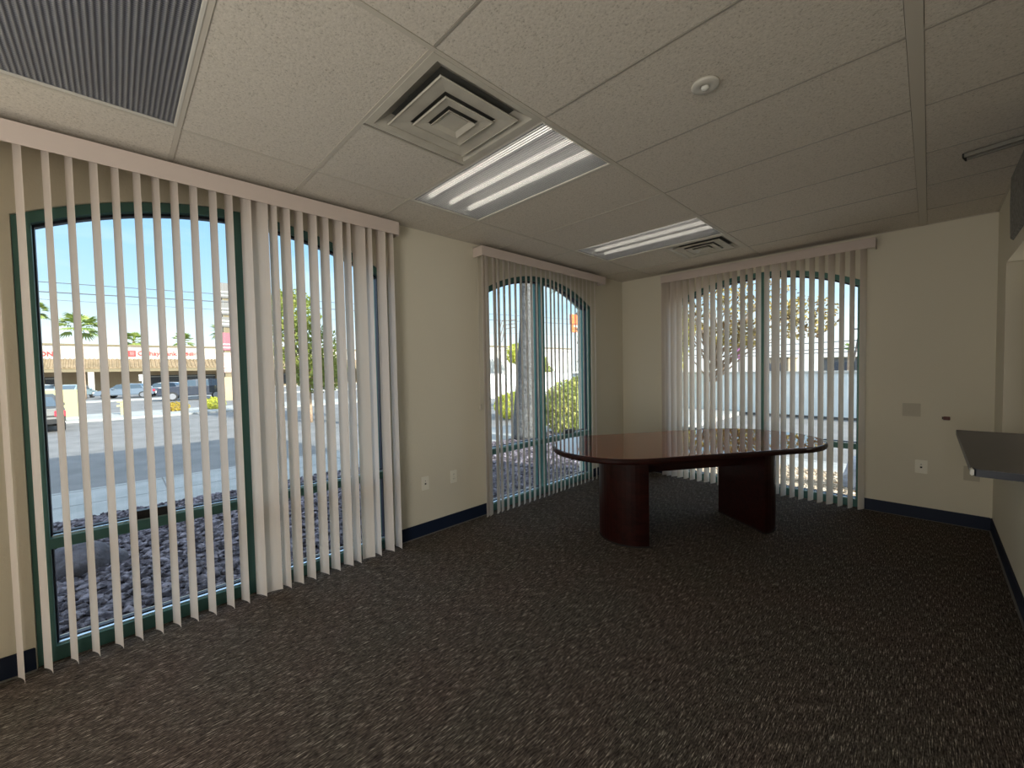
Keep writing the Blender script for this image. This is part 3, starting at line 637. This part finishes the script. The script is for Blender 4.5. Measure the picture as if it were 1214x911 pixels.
def boulder(loc, sc, m, label, seed):
    rnd = random.Random(seed); bm = bmesh.new(); bmesh.ops.create_icosphere(bm, subdivisions=3, radius=1)
    for v in bm.verts:
        k = 1+0.12*math.sin(v.co.x*3.1+seed)+0.10*math.sin(v.co.y*4.3+1)+0.06*math.sin(v.co.z*7+v.co.x*5); v.co = Vector((v.co.x*sc[0]*k, v.co.y*sc[1]*k, v.co.z*sc[2]*k))
    o = obj('boulder', bm, m, None, True, loc); tag(o, label, 'rock', 'landscape boulders'); return o
boulder((-2.75, -0.58, -0.32), (0.34, 0.34, 0.22), m_rock, 'dark round boulder in the purple gravel outside the nearest left window', 1)
boulder((1.98, 6.85, -0.22), (0.32, 0.28, 0.36), m_rock2, 'bluish boulder on tan gravel at the right edge of the back window', 2)

# ------------------------------------------------------------------ outdoors: plants
def leaves(name, blobs, n, size, m, parent=None, seed=1, shell=0.35, flat=0.5):
    rnd = random.Random(seed); vs, fs = [], []
    for i in range(n):
        cx, cy, cz, rx, ry, rz_ = rnd.choice(blobs)
        while True:
            p = Vector((rnd.uniform(-1, 1), rnd.uniform(-1, 1), rnd.uniform(-1, 1)))
            if shell < p.length < 1: break
        c = Vector((cx+p.x*rx, cy+p.y*ry, cz+p.z*rz_))
        d = Vector((rnd.uniform(-1, 1), rnd.uniform(-1, 1), rnd.uniform(-1, 1))).normalized(); e = d.orthogonal().normalized(); s = size*rnd.uniform(.6, 1.3)
        k = len(vs); nn = d.cross(e)*s*0.12
        vs += [c-d*s, c+e*s*flat+nn, c+d*s, c-e*s*flat+nn]; fs += [(k, k+1, k+2), (k, k+2, k+3)]
    o = pyobj(name, [tuple(v) for v in vs], fs, m, parent)
    if parent is not None: o['kind'] = 'stuff'
    return o
def trunk_bm(pts, r): bm = bmesh.new(); tube(bm, pts, r, 14); return bm
def fan_crown(bm, n, r, seed, droop=0.55, blade=0.42):
    rnd = random.Random(seed)
    for i in range(n):
        a = 2*PI*i/n*2.4 + rnd.uniform(-.2, .2); e = rnd.uniform(-0.55, 1.2)
        d = Vector((math.cos(a)*math.cos(e), math.sin(a)*math.cos(e), math.sin(e)))
        s = d.cross(Vector((0, 0, 1))).normalized(); up = s.cross(d)
        base = d*r*0.45
        # petiole
        w = 0.02*r
        v = [bm.verts.new(q) for q in (s*w, -s*w, base-s*w, base+s*w)]; bm.faces.new(v)
        for j in range(9):                       # the fan's fingers
            b_ = (j-4)/4*1.05; dd = d*math.cos(b_)+s*math.sin(b_); L_ = r*0.58*(1-0.25*abs(b_)); tip = base+dd*L_+Vector((0, 0, -droop*L_*0.45)); mid = base+dd*L_*0.5; sd_ = (d*-math.sin(b_)+s*math.cos(b_))*r*0.045
            v = [bm.verts.new(q) for q in (base, mid-sd_, tip, mid+sd_)]; bm.faces.new(v)
def palm(loc, h, tr_r, cr, label, seed, lean=0.0, group='fan palms along the far parking lot'):
    root = empty('palm_tree', loc); tag(root, label, 'palm tree', group)
    obj('trunk', trunk_bm([(lean*t*t, 0, h*t) for t in [i/8 for i in range(9)]], lambda t: tr_r*(1.25-0.5*t)), m_trunk2, root, True)
    bm = bmesh.new(); fan_crown(bm, 34, cr, seed); bmesh.ops.translate(bm, vec=(lean, 0, h), verts=bm.verts[:])
    obj('frond_crown', bm, m_frond, root)
palm((-55.0, -2.55, G), 7.0, 0.20, 2.0, 'tall fan palm left of the red square bank logo, in front of the mall', 1)
palm((-53.5, 8.95, G), 7.1, 0.20, 1.8, 'fan palm beside the multi-panel pylon sign', 4)
palm((-84, 2.0, G), 7.6, 0.22, 1.9, 'palm crown behind the mall roof just above the red square logo', 2)
palm((-84, 8.0, G), 7.8, 0.22, 1.9, 'palm crown behind the mall roof above the end of the bank lettering', 3)
palm((-84, -7.9, G), 11.3, 0.22, 1.9, 'palm with its fronds cut by the left edge of the near window', 5)

# thick palm bole outside the far left window
root = empty('palm_tree', (-5.10, 7.66, -0.50)); tag(root, 'thick grey palm bole standing close outside the far left window', 'palm tree')
def bole(t): return 0.185+0.235*max(0.0, 1-t/0.42)**1.15
bm = bmesh.new(); tube(bm, [(0.05*t, 0.10*t, 7.5*t) for t in [i/40 for i in range(41)]], bole, 24); obj('trunk', bm, m_trunk, root, True)
bm = bmesh.new(); fan_crown(bm, 44, 2.0, 9); bmesh.ops.translate(bm, vec=(0.05, 0.1, 7.6), verts=bm.verts[:]); obj('frond_crown', bm, m_frond, root)
bm = bmesh.new()
for k in range(3): tube(bm, [(-0.1, -0.28, 3.0+0.1*k), (-0.2, -0.55-0.05*k, 2.95+0.1*k), (-0.22, -0.66-0.05*k, 2.6+0.12*k)], 0.012, 5)
obj('dead_frond_stub', bm, m_pole, root)
root = empty('palm_tree', (-8.6, 15.05, G)); tag(root, 'slim rough-barked palm trunk at the right side of the far left window', 'palm tree')
rnd = random.Random(5); bm = bmesh.new(); tube(bm, [(0.03*math.sin(i), 0.03*math.cos(i*1.3), 6.5*i/60) for i in range(61)], lambda t: 0.20+0.035*math.sin(t*190), 12); obj('trunk', bm, m_trunk2, root)
bm = bmesh.new(); fan_crown(bm, 34, 1.8, 12); bmesh.ops.translate(bm, vec=(0, 0, 6.6), verts=bm.verts[:]); obj('frond_crown', bm, m_frond, root)

def shrub(loc, blobs, n, size, m, label, seed, shell=0.5, group='garden shrubs'):
    root = empty('shrub', loc); tag(root, label, 'shrub', group)
    leaves('foliage', blobs, n, size, m, root, seed, shell)
    bm = bmesh.new()
    for k in range(5):
        a = k*1.3; tube(bm, [(0, 0, 0), (0.15*math.cos(a), 0.15*math.sin(a), blobs[0][2]*0.6), (0.3*math.cos(a), 0.3*math.sin(a), blobs[0][2])], 0.02, 5)
    obj('stems', bm, m_trunk2, root); return root
shrub((-4.85, 9.25, -0.5), [(0, 0, 0.72, 0.75, 0.95, 0.85), (0.2, 0.4, 0.9, 0.6, 0.7, 0.8)], 9000, 0.055, m_leaf_h, 'leafy green and yellow hedge shrub outside the far left window, right of the palm', 2)
shrub((-9.7, 12.0, G), [(0, 0, 0.55, 1.0, 1.15, 0.62)], 5000, 0.05, m_leaf_l, 'rounded yellow-green bush left of the thick palm', 3, 0.75)
shrub((-27.6, 2.2, G+0.1), [(0, 0, 0.22, 0.5, 0.6, 0.3)], 900, 0.06, m_leaf_y, 'low dry orange shrub on the median', 4)
shrub((-27.2, 3.95, G+0.1), [(0, 0, 0.30, 0.5, 0.55, 0.42)], 1200, 0.06, m_leaf_l, 'low bright green shrub on the median', 5)

def tree(loc, h, r, blobs, n, size, m, mt, label, seed, branches, shell=0.2, lean=(0, 0), group='trees outside'):
    root = empty('tree', loc); tag(root, label, 'tree', group)
    bm = bmesh.new(); tube(bm, [(lean[0]*t, lean[1]*t, h*t) for t in (0, .25, .5, .75, 1)], r, 10, r*0.6)
    rnd = random.Random(seed)
    for k in range(branches):
        b = rnd.choice(blobs); t = rnd.uniform(.55, 1); s = Vector((lean[0]*t, lean[1]*t, h*t)); e = Vector(b[:3])+Vector((rnd.uniform(-.8, .8)*b[3], rnd.uniform(-.8, .8)*b[4], rnd.uniform(-.6, .8)*b[5]))
        mid = (s+e)/2+Vector((rnd.uniform(-.15, .15), rnd.uniform(-.15, .15), rnd.uniform(0, .3))); tube(bm, [s, mid, e], r*0.28, 5, r*0.05)
    obj('trunk', bm, mt, root, True); leaves('foliage', blobs, n, size, m, root, seed, shell, 0.55); return root
tree((-2.2, 13.0, G), 2.6, 0.10, [(-0.2, 0, 4.2, 1.3, 1.0, 1.2), (1.2, 0, 3.9, 1.1, 0.9, 1.0), (2.3, 0.2, 3.35, 0.8, 0.7, 0.6), (-0.9, 0, 3.4, 0.8, 0.8, 0.9), (0.6, 0.1, 3.0, 0.9, 0.8, 0.5), (0.5, 0, 5.2, 1.6, 1.1, 0.8)], 3600, 0.062, m_leaf_a, m_trunk2, 'autumn tree with sparse yellow leaves outside the back window', 6, 46, 0.1)
tree((-5.6, 17.2, G), 1.6, 0.10, [(0, 0, 2.6, 0.9, 0.8, 1.3), (0.4, 0, 3.6, 0.8, 0.8, 0.9), (-0.2, 0, 4.6, 0.8, .8, .9)], 4200, 0.09, m_leaf_l, m_trunk2, 'bright lime-green tree at the left side of the back window', 7, 14)
# trees through the right half of the near window
tree((-16.0, 5.6, G), 2.6, 0.16, [(0, 0, 3.2, 1.3, 1.5, 1.2), (0.1, 0.5, 2.1, 1.0, 1.1, 0.9), (0, -0.6, 4.6, 1.1, 1.2, 1.0)], 5200, 0.085, m_leaf_g, m_trunk2, 'shaggy green tree seen between the closed vanes of the near blind', 8, 30)
tree((-37.5, 40.2, G), 3.0, 0.2, [(0, 0, 4.2, 1.9, 2.0, 1.6)], 1500, 0.2, m_leaf_l, m_trunk2, 'pale green tree at the left end of the white building beyond the road', 9, 8)
tree((-24.0, 29.2, G), 1.6, 0.12, [(0, 0, 2.6, 1.1, 1.2, 0.9), (0.3, .4, 1.7, 1.0, 1.1, 0.8)], 2200, 0.11, m_leaf_g, m_trunk2, 'green tree in front of the white building beyond the block wall', 10, 10)

# ------------------------------------------------------------------ outdoors: white boundary wall, far left block wall
root = empty('boundary_wall', (2.0, 18.85, G)); tag(root, 'long white block boundary wall outside the back window', 'wall')
obj('block_face', B(((-14, -0.1, 0.06), (14, 0.1, 1.72))), m_wallw, root)
obj('cap_course', B(((-14, -0.14, 1.72), (14, 0.14, 1.80), 0.01)), m_capw, root)
obj('dark_footing', B(((-14, -0.16, 0), (14, 0.16, 0.09))), m_darkband, root)
root = empty('boundary_wall', (-20.0, 27, G)); tag(root, 'pale grey block wall outside the far left window, in front of the white building', 'wall')
obj('block_face', B(((-0.1, -9.5, 0), (0.1, 9, 1.72))), m_wallw, root)
obj('cap_course', B(((-0.13, -9.5, 1.72), (0.13, 9, 1.79))), m_capw, root)
for k in range(5): obj('pilaster', B(((-0.18, -9.2+k*4.4, 0), (0.18, -8.9+k*4.4, 1.86))), m_wallw, root)

root = empty('building', (-42.0, 49.0, G)); tag(root, 'large plain white building with a brown roof edge beyond the far left window', 'building')
obj('wall', B(((-6, -10.5, 0), (0, 9.0, 5.45))), m_capw, root)
obj('roof_edge', B(((-6.1, -10.6, 5.45), (0.15, 9.1, 5.62))), m_mallb, root)
obj('parapet_line', B(((0.001, -10.5, 4.95), (0.05, 9.0, 5.02))), m_signgrey, root)
obj('roller_door', B(((0.001, -4.5, 0), (0.06, -1.0, 3.0))), m_signgrey, root)

# low buildings and equipment behind the boundary wall
def bld(name, x0, x1, y, z1, m, label, win):
    root = empty(name, ((x0+x1)/2, y, G)); tag(root, label, 'building', 'far buildings behind the boundary wall')
    w = (x1-x0)/2; obj('wall', B(((-w, 0, 0), (w, 5, z1-G))), m, root)
    obj('roof_edge', B(((-w-0.1, -0.15, z1-G), (w+0.1, 5.1, z1-G+0.18))), m_mallb, root)
    for k in range(win): obj('window', B(((-w+0.8+k*1.5, -0.05, 1.2), (-w+1.7+k*1.5, -0.001, 2.2))), m_dkglass, root)
bld('building', -6.6, -3.2, 60, 1.9, m_signgrey, 'low grey building behind the boundary wall at the right of the back window', 2)
bld('building', -13.6, -10.2, 62, 2.1, m_mallt, 'low tan building behind the boundary wall at the centre of the back window', 2)
root = empty('billboard', (-14.8, 58, G)); tag(root, 'small pink sign panel above the boundary wall', 'sign')
obj('panel', B(((-0.6, -0.05, 2.9), (0.5, 0.05, 4.5))), mat('pink_sign', (0.75, 0.25, 0.50), 0.6), root); obj('post', B(((-0.1, -0.04, 0), (0.05, 0.04, 2.9))), m_pole, root)
root = empty('utility_pole', (-2.0, 45, G)); tag(root, 'leaning thin utility pole at the right edge of the back window', 'utility pole')
bm = bmesh.new(); tube(bm, [(-0.5, 0, 0), (0.1, 0, 3.0), (0.55, 0, 6.2)], 0.09, 8, 0.06); obj('pole', bm, m_pole, root)
obj('crossarm', B(((-0.2, -0.05, 4.9), (1.2, 0.05, 5.0))), m_pole, root)
palm((-2.9, 50, G), 3.6, 0.10, 0.55, 'small distant palm above the wall at the right of the back window', 14)
for k, z in enumerate((2.35, 2.65, 3.25)):
    bm = bmesh.new(); tube(bm, [(-16, 44, z-0.15), (-8, 44, z-0.1), (-1, 44, z), (8, 44, z+0.2)], 0.035, 5)
    tag(obj('power_line', bm, m_wire), ('lowest', 'middle', 'highest')[k]+' dark cable strung above the white boundary wall', 'cable', 'cables beyond the back window')

# ------------------------------------------------------------------ outdoors: strip mall
MX = -72.0
root = empty('strip_mall', (MX, 0, G)); tag(root, 'long cream strip mall with tiled awning and red shop lettering', 'building')
y0, y1 = -34, 46
obj('fascia', B(((-4, y0, 4.44), (0, y1, 6.15))), m_mallw, root)
obj('parapet_cap', B(((-4, y0-.1, 6.15), (0.12, y1+.1, 6.36))), m_mallb, root)
bm = bmesh.new()                                 # barrel-tiled awning: rounded rolls running down the slope
prism(bm, [(0.0, y0, 4.42), (2.2, y0, 3.30), (2.2, y0, 3.18), (0.0, y0, 4.30)], (0, y1-y0, 0))
k = y0
while k < y1-0.3:
    if -9 < k < 26: tube(bm, [(0.0, k, 4.45), (2.22, k, 3.32)], 0.11, 6)
    k += 0.42
obj('tile_awning', bm, m_tilered, root)
obj('beam', B(((1.7, y0, 2.80), (2.15, y1, 3.20))), m_mallb, root)
obj('shop_wall', B(((-3.2, y0, 0), (-3.0, y1, 3.2))), m_mallt, root)
obj('soffit', B(((-3.0, y0, 3.0), (1.7, y1, 3.1))), m_mallb, root)
obj('walkway', B(((-3.0, y0, 0), (2.4, y1, 0.14))), m_conc, root)
for yy in range(-30, 44, 7):
    yy = yy-0.4+1.0*0
    obj('column', B(((1.72, yy-0.28, 0.14), (2.12, yy+0.28, 2.80))), m_mallw, root)
for a, b in ((-9.5, -8.9), (-6.6, -5.4), (3.3, 6.7), (7.4, 10.9), (13, 17), (20, 24), (28, 33)):
    f = obj('shop_window', B(((-2.995, a, 0.5), (-2.93, b, 2.25))), m_dkglass, root)
    bm = bmesh.new(); n = max(1, int((b-a)/1.2))
    for q in range(n+1): box(bm, (-2.93, a+(b-a)*q/n-0.03, 0.5), (-2.90, a+(b-a)*q/n+0.03, 2.25))
    obj('glazing_bar', bm, m_mallb, f)
    obj('transom_panel', B(((-2.92, a, 2.0), (-2.90, b, 2.12))), m_sigwhite, f)
def text(name, s, size, loc, m, parent=None, ext=0.03, align='LEFT', bold=0.0, sx=1.0):
    cu = bpy.data.curves.new(name, 'FONT'); cu.body = s; cu.size = size; cu.extrude = ext; cu.align_x = align; cu.offset = bold
    to = bpy.data.objects.new(name+'_c', cu); COL.objects.link(to)
    dg = bpy.context.evaluated_depsgraph_get(); me = bpy.data.meshes.new_from_object(to.evaluated_get(dg)); bpy.data.objects.remove(to)
    me.materials.clear(); me.materials.append(m); o = bpy.data.objects.new(name, me); link(o, parent); o.location = loc; o.rotation_euler = (R(90), 0, R(90)); o.scale = (sx, 1, 1); return o
sg = empty('shop_sign', (MX+0.02, 2.0, 4.35+G-G)); tag(sg, 'red bank lettering with square logo on the mall fascia', 'sign', 'red signs on the mall')
obj('logo_square', B(((0.0, -0.90, -0.22), (0.08, -0.16, 0.55))), m_signred, sg)
bm = B(((0.081, -0.74, 0.31), (0.09, -0.32, 0.345)), ((0.081, -0.74, 0.15), (0.09, -0.32, 0.18)), ((0.081, -0.74, -0.04), (0.09, -0.32, -0.005)))
obj('logo_mark', bm, m_sigwhite, sg)
text('lettering', 'Cathay Bank', 0.80, (0.03, 0.02, -0.06), m_signred, sg, bold=0.012, sx=1.0)
text('chinese_lettering', '\u570b\u6cf0\u9280\u884c', 0.56, (0.03, 4.35, -0.06), m_signred, sg)
sg = empty('shop_sign', (MX+0.02, -5.5, 4.35)); tag(sg, 'red SALON lettering on the mall fascia at the far left', 'sign', 'red signs on the mall')
text('lettering', 'SALON', 0.74, (0.03, -2.40, -0.22), m_signred, sg, bold=0.02)

# pylon sign: stacked cabinets on a slim post
root = empty('pylon_sign', (-38.0, 6.49, -0.51)); root.scale = (0.91, 0.91, 0.91); tag(root, 'tall pylon sign with stacked grey and red panels beside a palm', 'sign')
obj('post', B(((-0.2, -0.30, 0), (0.2, 0.30, 9.6))), m_mallb, root)
obj('footing', B(((-0.35, -0.5, -0.208), (0.35, 0.5, 1.9))), m_mallt, root)
for i, (z0, z1, m) in enumerate(((9.0, 10.35, m_signgrey), (7.5, 8.8, m_signgrey), (6.4, 7.3, m_signgrey), (4.3, 5.9, mat('sign_mauve', (0.26, 0.07, 0.09), 0.6)), (2.3, 4.1, mat('sign_redbrick', (0.34, 0.13, 0.11), 0.6, noise=(1.5, (0.46, 0.38, 0.34)))))):
    f = obj('cabinet', B(((-0.3, -0.50, z0), (0.3, 0.50, z1), 0.03)), m, root); obj('face_lines', B(((0.301, -0.40, z0+0.2), (0.32, 0.42, z0+0.32)), ((0.301, -0.40, z0+0.5), (0.32, 0.25, z0+0.6))), m_sigwhite, f)

# orange sign beyond the far left window
root = empty('pole_sign', (-25.0, 36.6, G)); tag(root, 'orange square sign on a pole against the sky in the far left window', 'sign')
obj('pole', B(((-0.12, -0.12, 0), (0.12, 0.12, 6.1))), m_sigwhite, root)
obj('upper_panel', B(((-0.15, -0.9, 6.95), (0.15, 1.0, 8.0), 0.02)), m_orange, root)
f = obj('lower_panel', B(((-0.13, -0.85, 6.05), (0.13, 0.95, 6.93), 0.02)), m_orange, root)
obj('white_mark', B(((0.131, -0.55, 6.62), (0.15, 0.75, 6.84)), ((0.131, 0.05, 6.15), (0.15, 0.35, 6.62))), m_sigwhite, f)

# cream wall and post on the median, utility cables
root = empty('planter_wall', (-26.9, -2.7, G+0.1)); tag(root, 'cream low wall block on the median behind the grey car', 'wall')
obj('block', B(((-0.35, -1.6, 0), (0.35, 1.08, 1.42), 0.01)), m_cream, root); obj('base', B(((-0.45, -1.7, 0), (0.45, 1.16, 0.10))), m_conc, root)
bm = bmesh.new(); tube(bm, [(0.62, 0.55, 0), (0.62, 0.55, 1.05)], 0.05, 10); tag(obj('guard_post', bm, m_yel, root), 'yellow guard post')
root = empty('hydrant_post', (-27.3, -0.05, G+0.1)); tag(root, 'short cream post with crossbar on the median', 'post')
obj('shaft', B(((-0.08, -0.08, 0), (0.08, 0.08, 0.72))), m_cream, root); obj('crossbar', B(((-0.1, -0.22, 0.44), (0.1, 0.16, 0.52)), ((-0.1, -0.2, 0.66), (0.1, 0.12, 0.74))), m_cream, root)
root = empty('street_sign', (-60.5, 5.0*0+1.95, G)); tag(root, 'small white parking sign between the parked cars and the mall', 'sign')
obj('post', B(((-0.04, -0.04, 0), (0.04, 0.04, 1.9))), m_sigwhite, root); obj('plate', B(((0.045, -0.28, 1.6), (0.07, 0.28, 2.35))), m_sigwhite, root)
for z0_, z1_, z2_, r_, w_ in ((5.52, 5.72, 6.19, 0.016, 'uppermost thin'), (5.10, 5.32, 5.69, 0.022, 'middle and darkest'), (4.78, 4.88, 4.56, 0.009, 'lowest and faintest')):
    a = [(-24, -20, z0_+0.15), (-24, -2.4, z0_), (-24, 4.2, z1_), (-24, 22.5, z2_), (-24, 45, z2_+0.7)]
    bm = bmesh.new(); tube(bm, a, r_, 5); tag(obj('power_line', bm, m_wire), w_+' overhead cable crossing the sky outside the left windows', 'cable', 'overhead cables outside the left windows')

# ------------------------------------------------------------------ cars
def car(loc, rz, paint, kind, label):
    root = empty('car', loc, rz); tag(root, label, 'car', 'parked cars')
    if kind == 'suv':
        Lc, Wc = 5.1, 1.95
        body = [(-2.5, 0.42), (-2.55, 0.75), (-2.5, 1.05), (-1.2, 1.18), (2.45, 1.20), (2.55, 0.75), (2.5, 0.40)]
        roof = [(-1.35, 1.16), (-0.55, 1.72), (0.3, 1.80), (2.05, 1.78), (2.45, 1.18)]; wh = 0.38
    else:
        Lc, Wc = 4.6, 1.78
        body = [(-2.25, 0.30), (-2.32, 0.55), (-2.15, 0.74), (-1.1, 0.90), (1.55, 0.96), (2.2, 0.92), (2.3, 0.6), (2.25, 0.32)]
        roof = [(-1.25, 0.88), (-0.45, 1.36), (0.2, 1.45), (0.95, 1.40), (1.75, 0.94)]; wh = 0.32
    hw = Wc/2
    bm = bmesh.new(); prism(bm, [(x, -hw, z) for x, z in body], (0, Wc, 0)); bmesh.ops.bevel(bm, geom=bm.edges[:], offset=0.07, segments=2, affect='EDGES', clamp_overlap=True); bo = obj('body', bm, paint, root)
    bm = bmesh.new(); n = len(roof); a = [bm.verts.new((x, -hw+0.04+(z-roof[0][1])*0.28, z)) for x, z in roof]; b = [bm.verts.new((x, hw-0.04-(z-roof[0][1])*0.28, z)) for x, z in roof]
    bm.faces.new(a); bm.faces.new(b[::-1])
    for i in range(n): bm.faces.new((a[i], b[i], b[(i+1) % n], a[(i+1) % n]))
    cab = obj('cabin', bm, paint, root)
    def inset(k0, k1, s):                        # side glass following the cabin slope
        pts = []; zb = roof[0][1]+0.05; zt_ = roof[2][1]-0.09
        for x, z in ((k0, zb), (k1, zb), (k1-0.28 if k1 > 1.2 else k1, zt_), (k0+0.45 if k0 < -0.8 else k0, zt_)): pts.append((x, s*(hw-0.035-(z-roof[0][1])*0.28), z))
        bm = bmesh.new(); prism(bm, pts, (0, s*0.012, 0)); return bm
    xs = (-1.05, 0.22, 0.30, 1.45) if kind != 'suv' else (-1.05, 0.1, 0.2, 1.1)
    for s in (-1, 1):
        obj('side_window', inset(xs[0], xs[1], s), m_carglass, root); obj('side_window', inset(xs[2], xs[3], s), m_carglass, root)
        if kind == 'suv': obj('side_window', inset(1.2, 2.25, s), m_carglass, root)
    def slab(i0, i1, fr):                        # windscreen / rear glass
        (xa, za), (xb, zb) = roof[i0], roof[i1]; w0 = hw-0.14; w1 = hw-0.14-(max(za, zb)-roof[0][1])*0.28; d = Vector((za-zb, 0, xb-xa)).normalized()*0.012
        if d.z < 0: d = -d
        A = (xa, xb); p = []
        ta, tb = 0.1, 0.88
        q0 = (xa+(xb-xa)*ta, za+(zb-za)*ta); q1 = (xa+(xb-xa)*tb, za+(zb-za)*tb); wa = hw-0.14-(q0[1]-roof[0][1])*0.28; wb = hw-0.14-(q1[1]-roof[0][1])*0.28
        bm = bmesh.new(); prism(bm, [(q0[0], -wa, q0[1]), (q0[0], wa, q0[1]), (q1[0], wb, q1[1]), (q1[0], -wb, q1[1])], d); return bm
    obj('windscreen', slab(0, 1, 1), m_carglass, root); obj('rear_window', slab(4, 3, -1), m_carglass, root)
    wx = 1.42 if kind != 'suv' else 1.5
    for x in (-wx, wx):
        for s in (-1, 1):
            bm = bmesh.new(); tube(bm, [(x, s*(hw-0.20), wh), (x, s*(hw+0.015), wh)], wh, 20); w_ = obj('wheel', bm, m_tyre, root)
            bm = bmesh.new(); tube(bm, [(x, s*(hw+0.010), wh), (x, s*(hw+0.03), wh)], wh*0.66, 16); obj('rim', bm, m_hub, w_)
    for s in (-1, 1):
        zz = body[-2][1]+0.12
        obj('tail_light', B(((body[-2][0]-0.10, s*(hw-0.30), zz-0.10), (body[-2][0]+0.015, s*(hw-0.0), zz+0.12), 0.02)), m_tail, root)
        obj('headlight', B(((body[1][0]-0.01, s*(hw-0.42), body[1][1]-0.02), (body[1][0]+0.12, s*(hw-0.03), body[1][1]+0.14), 0.02)), m_cap, root)
        obj('mirror', B(((-0.85, s*(hw+0.0), roof[0][1]+0.02), (-0.70, s*(hw+0.17), roof[0][1]+0.16), 0.02)), paint, root)
    obj('bumper', B(((body[-2][0]-0.03, -hw+0.1, body[-1][1]+0.02), (body[-2][0]+0.05, hw-0.1, body[-1][1]+0.20), 0.02)), m_black, root)
    return root
p_black = mat('paint_black', (0.03, 0.035, 0.05), 0.25, coat=0.6); p_silver = mat('paint_silver', (0.16, 0.20, 0.25), 0.3, metal=0.3, coat=0.5)
p_ltblue = mat('paint_pale_blue', (0.20, 0.28, 0.31), 0.3, coat=0.5); p_grey = mat('paint_grey', (0.055, 0.053, 0.051), 0.45, spec=0.3, coat=0.1); p_white = mat('paint_white', (0.38, 0.40, 0.42), 0.3, coat=0.5)
car((-42.3, 4.7, G), R(82), p_black, 'suv', 'black parked SUV with light roof sheen, largest of the far cars')
car((-53.4, 0.6, G), R(70), p_silver, 'sedan', 'silver-blue parked sedan left of the black SUV')
car((-57.8, -3.3, G), R(-20), p_ltblue, 'sedan', 'pale blue parked car left of the silver-blue sedan')
car((-55.5, 3.6, G), R(60), p_white, 'sedan', 'white car partly hidden behind the black SUV')
car((-66.0, -6.3, G), R(80), p_white, 'sedan', 'white car far left in front of the mall window')
car((-23.1, -2.85, G), R(7), p_grey, 'sedan', 'grey car with red tail light at the left edge of the near window')
